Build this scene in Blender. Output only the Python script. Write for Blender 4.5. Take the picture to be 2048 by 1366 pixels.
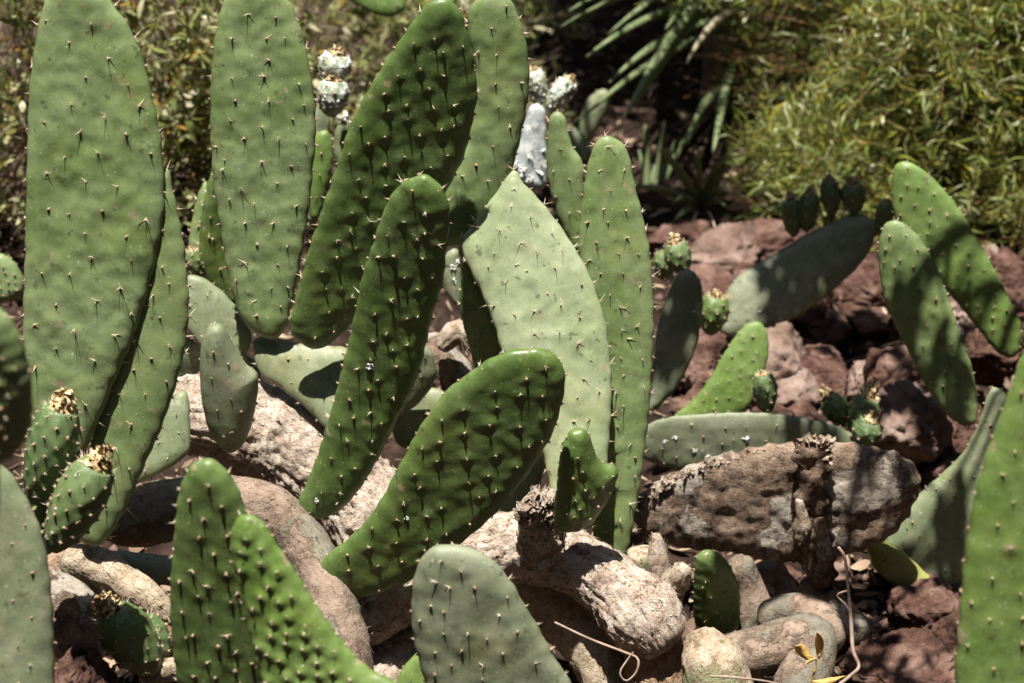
import bpy, math, random
import numpy as np
from mathutils import Vector, Matrix, geometry

# ------------------------------------------------------------------ camera, sky, sun
scene = bpy.context.scene
for o in list(bpy.data.objects):
    bpy.data.objects.remove(o)
col = scene.collection
R = math.radians
random.seed(7)
rng = np.random.default_rng(7)

CAM = np.array([0.0, 0.0, 1.7])
PITCH = R(20)
FPX = 85.0 / 36.0 * 2048.0
FWD = np.array([0, math.cos(PITCH), -math.sin(PITCH)])
UPV = np.array([0, math.sin(PITCH), math.cos(PITCH)])
RGT = np.array([1.0, 0, 0])
cam_data = bpy.data.cameras.new('camera')
cam_data.lens = 85
cam_data.sensor_width = 36
cam_data.clip_end = 500
cam_data.dof.use_dof = True
cam_data.dof.focus_distance = 3.58
cam_data.dof.aperture_fstop = 4.6
cam = bpy.data.objects.new('camera', cam_data)
col.objects.link(cam)
cam.location = CAM
cam.rotation_euler = (R(90) - PITCH, 0, 0)
scene.camera = cam

SUN = np.array([-0.07, -0.255, 0.96])
SUN = SUN / np.linalg.norm(SUN)
world = bpy.data.worlds.new('World')
scene.world = world
world.use_nodes = True
wn = world.node_tree
sky = wn.nodes.new('ShaderNodeTexSky')
sky.sky_type = 'NISHITA'
sky.sun_disc = False
sky.sun_elevation = math.asin(SUN[2])
sky.sun_rotation = math.atan2(SUN[0], SUN[1])
bg = wn.nodes['Background']
bg.inputs['Strength'].default_value = 0.05
wn.links.new(sky.outputs['Color'], bg.inputs['Color'])
sun_data = bpy.data.lights.new('sun', 'SUN')
sun_data.energy = 5.0
sun_data.angle = R(0.53)
sun_data.color = (1.0, 0.95, 0.86)
sun = bpy.data.objects.new('sun', sun_data)
col.objects.link(sun)
sun.rotation_euler = Vector(SUN).to_track_quat('Z', 'Y').to_euler()
scene.view_settings.view_transform = 'Standard'
scene.view_settings.look = 'None'
scene.view_settings.gamma = 1
scene.view_settings.exposure = 1.12

# ------------------------------------------------------------------ helpers: pixels, noise
def ray(px, py):
    px = np.asarray(px, float); py = np.asarray(py, float)
    d = FWD + ((px - 1024) / FPX)[..., None] * RGT + ((683 - py) / FPX)[..., None] * UPV
    return d

def at(px, py, Y):
    d = ray(px, py)
    return CAM + d * (np.asarray(Y, float) / d[..., 1])[..., None]

def mpp(p):                       # metres per photo pixel at a point
    return float(np.dot(np.asarray(p) - CAM, FWD)) / FPX

_perm = np.random.default_rng(3).permutation(256)
_perm = np.concatenate([_perm, _perm, _perm])
_grad = np.random.default_rng(4).normal(size=(256, 3))
_grad /= np.linalg.norm(_grad, axis=1)[:, None]

def perlin(P):
    P = np.asarray(P, float)
    i = np.floor(P).astype(int); f = P - i; i &= 255
    u = f * f * f * (f * (f * 6 - 15) + 10)
    def g(dx, dy, dz):
        h = _perm[_perm[_perm[i[:, 0] + dx] + i[:, 1] + dy] + i[:, 2] + dz] & 255
        return (_grad[h] * (f - np.array([dx, dy, dz]))).sum(1)
    def lerp(a, b, t): return a + (b - a) * t
    x00 = lerp(g(0,0,0), g(1,0,0), u[:,0]); x10 = lerp(g(0,1,0), g(1,1,0), u[:,0])
    x01 = lerp(g(0,0,1), g(1,0,1), u[:,0]); x11 = lerp(g(0,1,1), g(1,1,1), u[:,0])
    return lerp(lerp(x00, x10, u[:,1]), lerp(x01, x11, u[:,1]), u[:,2]) * 1.5

def fbm(P, oct=4, gain=0.5, ridged=False):
    s = 0; a = 1.0; tot = 0
    for k in range(oct):
        n = perlin(P * (2 ** k) + 17.3 * k)
        if ridged: n = 1 - 2 * np.abs(n)
        s = s + a * n; tot += a; a *= gain
    return s / tot

def ground_z(x, y):
    x = np.asarray(x, float); y = np.asarray(y, float)
    z = 0.085 * np.clip(y - 4.0, 0, 6) - 0.16 * np.clip((3.95 - y) / .6, 0, 1)
    z = z + 0.06 * np.clip((-x - 0.1) / 0.5, 0, 1) * np.clip((y - 2.6) / .6, 0, 1)
    q = np.stack([x, y, 0 * x], -1).reshape(-1, 3)
    nz = (0.05 * fbm(q * 2.2, 2) + 0.018 * fbm(q * 9, 3)).reshape(x.shape)
    return z + nz - 0.02

def at_ground(px, py):
    d = ray(np.array(px), np.array(py)); t = 2.0
    for _ in range(400):
        p = CAM + d * t
        if p[2] <= ground_z(p[0], p[1]): break
        t += 0.02
    return p

# ------------------------------------------------------------------ helpers: objects
def mesh_obj(name, V, F, mat, parent=None, smooth=True, mats=None, midx=None):
    """F: list of index arrays with 3 or 4 columns"""
    V = np.asarray(V, float)
    if parent is not None:
        V = V - world_loc(parent)
    me = bpy.data.meshes.new(name)
    Fs = [np.asarray(f, int) for f in (F if isinstance(F, list) else [F]) if len(f)]
    loops = np.concatenate([f.ravel() for f in Fs])
    tot = np.concatenate([np.full(len(f), f.shape[1]) for f in Fs])
    start = np.concatenate([[0], np.cumsum(tot)[:-1]])
    me.vertices.add(len(V)); me.vertices.foreach_set('co', V.astype(np.float32).ravel())
    me.loops.add(len(loops)); me.loops.foreach_set('vertex_index', loops.astype(np.int32))
    me.polygons.add(len(tot))
    me.polygons.foreach_set('loop_start', start.astype(np.int32))
    me.polygons.foreach_set('loop_total', tot.astype(np.int32))
    for m in (mats or [mat]):
        me.materials.append(m)
    if midx is not None:
        me.polygons.foreach_set('material_index', np.asarray(midx, np.int32))
    me.update(calc_edges=True)
    me.validate()
    if smooth:
        me.polygons.foreach_set('use_smooth', np.ones(len(me.polygons), bool))
    o = bpy.data.objects.new(name, me)
    col.objects.link(o)
    if parent is not None:
        o.parent = parent
    return o

def world_loc(o):
    l = np.zeros(3)
    while o is not None:
        l = l + np.array(o.location); o = o.parent
    return l

def thing(name, label, cat, loc=(0, 0, 0), group=None):
    o = bpy.data.objects.new(name, None)
    o.empty_display_size = 0.05
    col.objects.link(o)
    o.location = tuple(float(v) for v in loc)
    return tag(o, label, cat, group)

def tag(o, label, cat, group=None):
    o['label'] = label; o['category'] = cat
    if group: o['group'] = group
    return o

class Geo:                        # collects verts and faces of one mesh
    def __init__(s): s.v = []; s.t = []; s.q = []; s.tm = []; s.qm = []; s.n = 0
    def add(s, V, tris=None, quads=None, m=0):
        V = np.asarray(V, float)
        if tris is not None and len(tris):
            s.t.append(np.asarray(tris) + s.n); s.tm.append(np.full(len(tris), m))
        if quads is not None and len(quads):
            s.q.append(np.asarray(quads) + s.n); s.qm.append(np.full(len(quads), m))
        s.v.append(V); s.n += len(V)
    def build(s, name, mats, parent=None, smooth=True, stuff=False):
        if not s.v: return None
        F = []; M = []
        if s.t: F.append(np.concatenate(s.t)); M.append(np.concatenate(s.tm))
        if s.q: F.append(np.concatenate(s.q)); M.append(np.concatenate(s.qm))
        mats = mats if isinstance(mats, list) else [mats]
        o = mesh_obj(name, np.concatenate(s.v), F, None, parent, smooth, mats, np.concatenate(M))
        if stuff: o['kind'] = 'stuff'
        return o

def norm(v):
    v = np.asarray(v, float)
    return v / np.maximum(np.linalg.norm(v, axis=-1, keepdims=True), 1e-9)

def frame_of(d):
    d = norm(d)
    a = np.array([0, 0, 1.0]) if abs(d[2]) < .9 else np.array([1.0, 0, 0])
    u = norm(np.cross(a, d)); v = np.cross(d, u)
    return u, v, d

def catmull(P, n, closed=False):
    P = np.asarray(P, float)
    if closed:
        Q = np.vstack([P[-1], P, P[0], P[1]]); segs = len(P)
    else:
        Q = np.vstack([2 * P[0] - P[1], P, 2 * P[-1] - P[-2]]); segs = len(P) - 1
    out = []
    sub = 12
    t = (np.arange(sub) / sub)[:, None]
    for i in range(segs):
        p0, p1, p2, p3 = Q[i], Q[i + 1], Q[i + 2], Q[i + 3]
        out.append(0.5 * (2 * p1 + (p2 - p0) * t + (2 * p0 - 5 * p1 + 4 * p2 - p3) * t ** 2 + (3 * p1 - p0 - 3 * p2 + p3) * t ** 3))
    out = np.concatenate(out)
    if not closed: out = np.vstack([out, P[-1]])
    else: out = np.vstack([out, out[0]])
    L = np.concatenate([[0], np.cumsum(np.linalg.norm(np.diff(out[:, :3] if out.shape[1] > 3 else out, axis=0), axis=1))])
    s = np.linspace(0, L[-1], n, endpoint=not closed)
    return np.stack([np.interp(s, L, out[:, k]) for k in range(out.shape[1])], 1)

# ------------------------------------------------------------------ materials
def new_mat(name):
    m = bpy.data.materials.new(name); m.use_nodes = True
    nt = m.node_tree
    b = nt.nodes['Principled BSDF']
    return m, nt, b

def node(nt, t, **kw):
    n = nt.nodes.new(t)
    for k, v in kw.items():
        if k in n.inputs: n.inputs[k].default_value = v
        else: setattr(n, k, v)
    return n

def coords(nt, scale=(1, 1, 1)):
    g = nt.nodes.new('ShaderNodeNewGeometry')
    mp = nt.nodes.new('ShaderNodeMapping')
    mp.inputs['Scale'].default_value = scale
    nt.links.new(g.outputs['Position'], mp.inputs['Vector'])
    return mp.outputs['Vector']

def noise(nt, vec, scale, detail=4, rough=.55):
    n = node(nt, 'ShaderNodeTexNoise')
    n.inputs['Scale'].default_value = scale
    n.inputs['Detail'].default_value = detail
    n.inputs['Roughness'].default_value = rough
    nt.links.new(vec, n.inputs['Vector'])
    return n.outputs['Fac']

def ramp(nt, fac, stops):
    r = nt.nodes.new('ShaderNodeValToRGB')
    e = r.color_ramp.elements
    while len(e) < len(stops): e.new(0.5)
    for el, (p, c) in zip(e, stops):
        el.position = p
        el.color = (*c, 1) if len(c) == 3 else c
    nt.links.new(fac, r.inputs['Fac'])
    return r.outputs['Color']

def mix(nt, fac, a, b, mode='MIX'):
    m = nt.nodes.new('ShaderNodeMix'); m.data_type = 'RGBA'; m.blend_type = mode
    for s, v in ((m.inputs['Factor'], fac), (m.inputs['A'], a), (m.inputs['B'], b)):
        if isinstance(v, (int, float)): s.default_value = v
        elif isinstance(v, tuple): s.default_value = (*v, 1)
        else: nt.links.new(v, s)
    return m.outputs['Result']

def bump(nt, b, h, strength, dist, prev=None):
    bn = nt.nodes.new('ShaderNodeBump')
    bn.inputs['Strength'].default_value = strength
    bn.inputs['Distance'].default_value = dist
    nt.links.new(h, bn.inputs['Height'])
    if prev is not None: nt.links.new(prev, bn.inputs['Normal'])
    nt.links.new(bn.outputs['Normal'], b.inputs['Normal'])
    return bn.outputs['Normal']

def W(v): return (v, v, v)

def pad_mat(name, c, c2, grey, greyamt=.35, rough=.48, scab=.0, white=0.0):
    m, nt, b = new_mat(name)
    v = coords(nt)
    big = noise(nt, v, 11, 3)
    base = mix(nt, ramp(nt, big, [(.36, W(0)), (.66, W(1))]), c, c2)
    yel = noise(nt, v, 7.5, 4, .6)
    base = mix(nt, ramp(nt, yel, [(.52, W(0)), (.74, W(.38))]), base, (c2[0] * 1.5, c2[1] * 1.12, c2[2] * .7))
    bloom = noise(nt, v, 5.5, 6, .62)
    base = mix(nt, ramp(nt, bloom, [(.36, W(0)), (.70, W(greyamt))]), base, grey)
    mott = noise(nt, v, 36, 5, .65)
    base = mix(nt, ramp(nt, mott, [(.32, W(.45)), (.54, W(0))]), base, tuple(x * .55 for x in c))
    stv = nt.nodes.new('ShaderNodeMapping'); stv.inputs['Scale'].default_value = (1, 1, .13); nt.links.new(v, stv.inputs['Vector'])
    base = mix(nt, ramp(nt, noise(nt, stv.outputs['Vector'], 60, 4, .6), [(.50, W(0)), (.70, W(.30))]), base, grey)
    dust = noise(nt, v, 90, 7, .75)
    base = mix(nt, ramp(nt, dust, [(.52, W(0)), (.72, W(.18))]), base, (.40, .42, .32))
    fine = noise(nt, v, 420, 2)
    base = mix(nt, ramp(nt, fine, [(.3, W(0.22)), (.5, W(0))]), base, tuple(x * .35 for x in c))
    speck = noise(nt, v, 240, 1)
    base = mix(nt, ramp(nt, speck, [(.72, W(0)), (.77, W(.55))]), base, (.6, .62, .5))
    spots = noise(nt, v, 70, 3)
    base = mix(nt, ramp(nt, spots, [(.64, W(0)), (.69, W(.6))]), base, (.06, .06, .025))
    cork = noise(nt, v, 24, 6, .6)
    base = mix(nt, ramp(nt, cork, [(.655, W(0)), (.685, W(.75)), (.80, W(.75))]), base, mix(nt, dust, (.20, .13, .07), (.42, .35, .24)))
    if scab:
        sc = noise(nt, v, 22, 7, .7)
        base = mix(nt, ramp(nt, sc, [(.56, W(0)), (.63, W(scab))]), base, (.42, .37, .27))
    if white:
        wh = noise(nt, v, 48, 6, .75)
        base = mix(nt, ramp(nt, wh, [(.48, W(0)), (.60, W(white))]), base, (.75, .77, .75))
    nt.links.new(base, b.inputs['Base Color'])
    nt.links.new(ramp(nt, bloom, [(.3, W(rough - .08)), (.7, W(min(.9, rough + .14)))]), b.inputs['Roughness'])
    b.inputs['Specular IOR Level'].default_value = .42
    n1 = bump(nt, b, noise(nt, v, 38, 3), .16, .004)
    n1 = bump(nt, b, cork, .25, .003, n1)
    bump(nt, b, noise(nt, v, 420, 3), .22, .0008, n1)
    return m

def simple_mat(name, stops, scale=20, rough=.8, detail=6, bumps=((60, .5, .003),), spec=.3, stretch=(1, 1, 1)):
    m, nt, b = new_mat(name)
    v = coords(nt, stretch)
    nt.links.new(ramp(nt, noise(nt, v, scale, detail, .62), stops), b.inputs['Base Color'])
    b.inputs['Roughness'].default_value = rough
    b.inputs['Specular IOR Level'].default_value = spec
    p = None
    for s, st, d in bumps:
        p = bump(nt, b, noise(nt, v, s, 5, .65), st, d, p)
    return m

def bark_mat(name, light, mid, dark, patch=None, patchamt=0.5, stretch=(1, 1, 1), fibre=.7, crackamt=.45, crackscale=70, wet=.9):
    m, nt, b = new_mat(name)
    v = coords(nt, stretch)
    a = noise(nt, v, 34, 8, .7)
    base = ramp(nt, a, [(.30, dark), (.44, mid), (.6, light), (.8, tuple(min(1, x * 1.18) for x in light))])
    vo = node(nt, 'ShaderNodeTexVoronoi', feature='DISTANCE_TO_EDGE')
    vo.inputs['Scale'].default_value = crackscale
    dn = nt.nodes.new('ShaderNodeVectorMath'); dn.operation = 'ADD'
    nn = node(nt, 'ShaderNodeTexNoise'); nn.inputs['Scale'].default_value = 40; nn.inputs['Detail'].default_value = 4
    sc = nt.nodes.new('ShaderNodeVectorMath'); sc.operation = 'SCALE'; sc.inputs['Scale'].default_value = .07
    nt.links.new(v, nn.inputs['Vector']); nt.links.new(nn.outputs['Color'], sc.inputs[0])
    nt.links.new(v, dn.inputs[0]); nt.links.new(sc.outputs[0], dn.inputs[1])
    nt.links.new(dn.outputs[0], vo.inputs['Vector'])
    crack = ramp(nt, vo.outputs['Distance'], [(0.0, W(crackamt)), (.05, W(0))])
    base = mix(nt, crack, base, tuple(x * .6 for x in dark))
    fb = node(nt, 'ShaderNodeTexNoise'); fb.inputs['Scale'].default_value = 110; fb.inputs['Detail'].default_value = 7; fb.inputs['Roughness'].default_value = .65
    fm = nt.nodes.new('ShaderNodeMapping'); fm.inputs['Rotation'].default_value = (0, .5, .3); fm.inputs['Scale'].default_value = (.2, 1.1, 1.5)
    nt.links.new(dn.outputs[0], fm.inputs['Vector']); nt.links.new(fm.outputs['Vector'], fb.inputs['Vector'])
    base = mix(nt, ramp(nt, fb.outputs['Fac'], [(.34, W(min(1, fibre * 1.2))), (.47, W(0))]), base, tuple(x * .75 for x in dark))
    pit = noise(nt, v, 150, 3)
    base = mix(nt, ramp(nt, pit, [(.28, W(.8)), (.36, W(0))]), base, tuple(x * .5 for x in dark))
    if patch:
        pn = noise(nt, v, 9, 7, .68)
        k = ramp(nt, pn, [(patchamt, W(0)), (patchamt + .035, W(1))])
        base = mix(nt, k, base, mix(nt, ramp(nt, noise(nt, v, 60, 6, .7), [(.35, W(0)), (.65, W(1))]), tuple(x * .6 for x in patch), patch))
        base = mix(nt, ramp(nt, pn, [(patchamt - .03, W(0)), (patchamt, W(.7)), (patchamt + .03, W(0))]), base, tuple(x * .8 for x in dark))
    nt.links.new(base, b.inputs['Base Color'])
    b.inputs['Roughness'].default_value = wet
    b.inputs['Specular IOR Level'].default_value = .2 if wet > .8 else .5
    p = bump(nt, b, vo.outputs['Distance'], .35 * crackamt, .003)
    p = bump(nt, b, noise(nt, v, 90, 6, .7), .8, .004, p)
    p = bump(nt, b, fb.outputs['Fac'], min(1, fibre * 1.3), .006, p)
    if patch: p = bump(nt, b, k, .5, .003, p)
    return m

def leaf_mat(name, cols, transl=.35, rough=.5):
    m, nt, b = new_mat(name)
    g = nt.nodes.new('ShaderNodeNewGeometry')
    r = ramp(nt, g.outputs['Random Per Island'], [(i / max(1, len(cols) - 1), c) for i, c in enumerate(cols)])
    nt.links.new(r, b.inputs['Base Color'])
    b.inputs['Roughness'].default_value = rough
    b.inputs['Specular IOR Level'].default_value = .4
    t = nt.nodes.new('ShaderNodeBsdfTranslucent')
    nt.links.new(r, t.inputs['Color'])
    mx = nt.nodes.new('ShaderNodeMixShader'); mx.inputs[0].default_value = transl
    nt.links.new(b.outputs[0], mx.inputs[1]); nt.links.new(t.outputs[0], mx.inputs[2])
    nt.links.new(mx.outputs[0], nt.nodes['Material Output'].inputs['Surface'])
    return m

M = {}
M['pad'] = pad_mat('pad green', (.138, .203, .068), (.185, .253, .093), (.25, .305, .165), .5)
M['pad_fresh'] = pad_mat('pad fresh', (.11, .185, .038), (.155, .235, .058), (.19, .255, .10), .3, .46)
M['pad_deep'] = pad_mat('pad deep green', (.085, .145, .034), (.115, .18, .045), (.15, .20, .085), .28, .40)
M['pad_pale'] = pad_mat('pad pale', (.225, .28, .145), (.275, .325, .18), (.36, .395, .27), .55, .38)
M['pad_grey'] = pad_mat('pad grey', (.145, .18, .092), (.185, .22, .118), (.26, .285, .19), .6, .5, scab=.25)
M['pad_blue'] = pad_mat('pad bluish', (.145, .172, .10), (.18, .208, .125), (.25, .27, .19), .6, .5, scab=.12)
M['pad_white'] = pad_mat('pad whitened', (.30, .34, .33), (.36, .40, .40), (.5, .53, .54), .6, .6, white=.8)
M['fruit'] = pad_mat('fruit green', (.08, .135, .045), (.11, .165, .06), (.16, .21, .10), .4, .5)
M['fruit_white'] = pad_mat('fruit whitened', (.15, .21, .11), (.22, .27, .16), (.4, .43, .36), .6, .7, white=.85)
M['spine'] = simple_mat('spine', [(.3, (.48, .35, .25)), (.7, (.82, .72, .58))], 90, .5, bumps=())
M['areole'] = simple_mat('areole felt', [(.3, (.16, .09, .05)), (.7, (.46, .32, .21))], 300, .9, bumps=())
M['dry_flower'] = simple_mat('dry flower', [(.3, (.34, .2, .08)), (.5, (.62, .46, .25)), (.72, (.78, .68, .48))], 120, .8, bumps=((200, .5, .002),))
M['cotton'] = simple_mat('cochineal wax', [(.35, (.55, .56, .56)), (.6, (.86, .86, .85))], 300, .95, bumps=((500, .6, .001),))
M['bark'] = bark_mat('woody bark', (.62, .53, .45), (.47, .37, .295), (.13, .075, .045), fibre=.85)
M['bark_red'] = bark_mat('brown bark', (.42, .30, .21), (.27, .17, .10), (.08, .045, .025))
M['bark_smooth'] = bark_mat('smooth old stem', (.33, .25, .195), (.25, .185, .14), (.10, .065, .045), (.24, .22, .17), .50, fibre=.45, crackamt=.2)
M['bark_patch'] = bark_mat('patchy stem', (.50, .42, .32), (.38, .30, .21), (.15, .10, .06), (.27, .29, .15), .53, fibre=.5)
M['flake'] = simple_mat('bark flake', [(.3, (.26, .17, .11)), (.7, (.50, .40, .31))], 60, .9)
M['straw'] = simple_mat('straw fibre', [(.3, (.45, .34, .22)), (.7, (.78, .70, .55))], 80, .8, bumps=())
M['rotten'] = bark_mat('rotten pad', (.36, .265, .195), (.19, .12, .08), (.045, .026, .017), (.47, .41, .34), .52, fibre=.7, crackamt=.3, wet=.65)
M['rotten_pale'] = bark_mat('rotten crust', (.46, .385, .31), (.30, .225, .165), (.08, .05, .03), fibre=.3)
M['rotten_dark'] = bark_mat('rotten drip', (.28, .20, .15), (.12, .07, .045), (.03, .018, .012))
M['rock'] = simple_mat('red volcanic rock', [(.34, (.022, .011, .008)), (.47, (.105, .055, .042)), (.66, (.25, .16, .13))], 13, .92, 9, ((40, .9, .014), (120, .9, .006), (300, .7, .002)), .15)
M['rock_pale'] = simple_mat('pale volcanic rock', [(.30, (.045, .027, .021)), (.48, (.155, .10, .08)), (.68, (.30, .225, .19))], 12, .92, 9, ((45, .7, .01), (160, .6, .003)), .2)
M['soil'] = simple_mat('dark soil', [(.25, (.008, .005, .004)), (.5, (.026, .016, .012)), (.75, (.075, .047, .036))], 16, .95, 10, ((40, .8, .012), (200, .7, .004)), .1)
M['gravel'] = simple_mat('cinder gravel', [(.3, (.05, .028, .022)), (.7, (.22, .14, .11))], 40, .95)
M['litter'] = leaf_mat('leaf litter', [(.10, .06, .04), (.30, .20, .13), (.42, .32, .22), (.22, .13, .08), (.5, .4, .3)], .1, .8)
M['bush_leaf'] = leaf_mat('narrow leaf', [(.10, .13, .02), (.20, .245, .06), (.14, .18, .03), (.28, .32, .11), (.07, .095, .015), (.22, .265, .065), (.42, .44, .26), (.15, .19, .04), (.26, .20, .05), (.19, .225, .045), (.44, .35, .04)], .36, .36)  # the palest grey-green leaf tone stands in for highlights on the foliage
M['shrub_leaf'] = leaf_mat('shrub leaf', [(.08, .105, .02), (.24, .26, .09), (.14, .16, .035), (.42, .41, .22), (.10, .13, .025), (.34, .20, .04), (.18, .21, .06), (.50, .46, .31), (.12, .14, .03), (.30, .31, .13)], .3, .45)
M['ground_leaf'] = leaf_mat('sunny low leaf', [(.20, .23, .08), (.32, .32, .14), (.15, .18, .04), (.42, .38, .24), (.26, .26, .1), (.10, .13, .03)], .3, .5)
M['twig'] = simple_mat('twig', [(.3, (.17, .11, .08)), (.7, (.42, .32, .26))], 40, .85, bumps=())
M['twig_red'] = simple_mat('reddish twig', [(.3, (.16, .08, .04)), (.7, (.34, .20, .09))], 40, .8, bumps=())
M['sword'] = simple_mat('sword leaf', [(.3, (.10, .14, .06)), (.7, (.22, .26, .14))], 25, .42, bumps=((90, .2, .002),), stretch=(1, 1, .3))
M['sword_dry'] = simple_mat('dry sword leaf', [(.3, (.34, .29, .18)), (.7, (.60, .54, .40))], 25, .6, bumps=((90, .3, .002),))
M['tree_leaf'] = leaf_mat('broad leaf', [(.028, .045, .01), (.045, .065, .015), (.035, .05, .012)], .1, .6)  # kept dark so the added hedges reflect little light onto the bed
M['dry_leaf'] = simple_mat('curled dry leaf', [(.3, (.30, .16, .04)), (.55, (.55, .36, .12)), (.75, (.75, .62, .34))], 45, .6)
M['yellow'] = pad_mat('pad yellowing', (.30, .27, .05), (.22, .26, .07), (.3, .32, .15), .4)
# ------------------------------------------------------------------ builders
def cone_spines(G, bases, dirs, lens, rads, m=0):
    """three-sided tapering spines, slightly bent"""
    n = len(bases)
    if n == 0: return
    d = norm(dirs)
    a = np.where(np.abs(d[:, 2:3]) < .9, np.array([[0, 0, 1.0]]), np.array([[1.0, 0, 0]]))
    u = norm(np.cross(a, d)); v = np.cross(d, u)
    ang = np.arange(3) * 2 * math.pi / 3
    ring = (np.cos(ang)[None, :, None] * u[:, None] + np.sin(ang)[None, :, None] * v[:, None])
    V = np.empty((n, 4, 3))
    V[:, :3] = bases[:, None] + ring * np.asarray(rads)[:, None, None]
    V[:, 3] = bases + d * np.asarray(lens)[:, None]
    i = (np.arange(n) * 4)[:, None]
    T = np.concatenate([i + np.array([[0, 1, 3]]), i + np.array([[1, 2, 3]]), i + np.array([[2, 0, 3]])])
    G.add(V.reshape(-1, 3), tris=T, m=m)

_oct = np.array([[1, 0, 0], [-1, 0, 0], [0, 1, 0], [0, -1, 0], [0, 0, 1], [0, 0, -1]], float)
_octf = np.array([[0, 2, 4], [2, 1, 4], [1, 3, 4], [3, 0, 4], [2, 0, 5], [1, 2, 5], [3, 1, 5], [0, 3, 5]])
def blobs(G, P, rad, m=0, jit=.35):
    n = len(P)
    if n == 0: return
    V = _oct[None] * np.asarray(rad).reshape(-1, 1, 1) * (1 + rng.normal(0, jit, (n, 6, 1)))
    V = V + np.asarray(P)[:, None]
    G.add(V.reshape(-1, 3), tris=((np.arange(n) * 6)[:, None, None] + _octf[None]).reshape(-1, 3), m=m)

def spine_set(G, P, N, length, count, rad=.00085, down=.25, arl=.0019, rnd=rng):
    """areole felt and spines at points P with normals N"""
    n = len(P)
    if n == 0: return
    blobs(G, P + N * .0006, arl * rnd.uniform(.45, 1.35, n), 1)
    B = []; D = []; L = []; Rr = []
    for k in range(n):
        c = max(0 if rnd.random() < .25 else 1, int(round(rnd.normal(count, 1.0))))
        sc = rnd.uniform(.3, 1.3)
        for j in range(c):
            d = N[k] * rnd.uniform(.55, 1.1) + rnd.normal(0, .55, 3) + np.array([.12, 0, -down * rnd.uniform(-.4, 1)])
            B.append(P[k]); D.append(d); L.append(length * sc * rnd.uniform(.45, 1.1)); Rr.append(rad * rnd.uniform(.7, 1.15))
        for j in range(4):        # glochids
            d = N[k] + rnd.normal(0, .6, 3)
            B.append(P[k] + rnd.normal(0, .001, 3)); D.append(d); L.append(.0035 * rnd.uniform(.6, 1.4)); Rr.append(.0004)
    cone_spines(G, np.array(B), np.array(D), np.array(L), np.array(Rr), 0)

def seg_dist(P, Bd):
    """distance of points P to closed polyline Bd, signed positive inside"""
    A = Bd; C = np.roll(Bd, -1, 0)
    out = np.empty(len(P)); ins = np.zeros(len(P), bool)
    AB = C - A; L2 = (AB ** 2).sum(1) + 1e-12
    for s in range(0, len(P), 2000):
        p = P[s:s + 2000]
        d = p[:, None] - A[None]
        t = np.clip((d * AB).sum(2) / L2, 0, 1)
        e = d - t[..., None] * AB
        out[s:s + 2000] = np.sqrt((e ** 2).sum(2).min(1))
        y0 = A[None, :, 1]; y1 = C[None, :, 1]
        cond = (y0 > p[:, None, 1]) != (y1 > p[:, None, 1])
        with np.errstate(divide='ignore', invalid='ignore'):
            xi = A[None, :, 0] + (p[:, None, 1] - y0) * AB[None, :, 0] / (y1 - y0)
        ins[s:s + 2000] = (cond & (p[:, None, 0] < xi)).sum(1) % 2 == 1
    return np.where(ins, out, -out)

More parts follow.
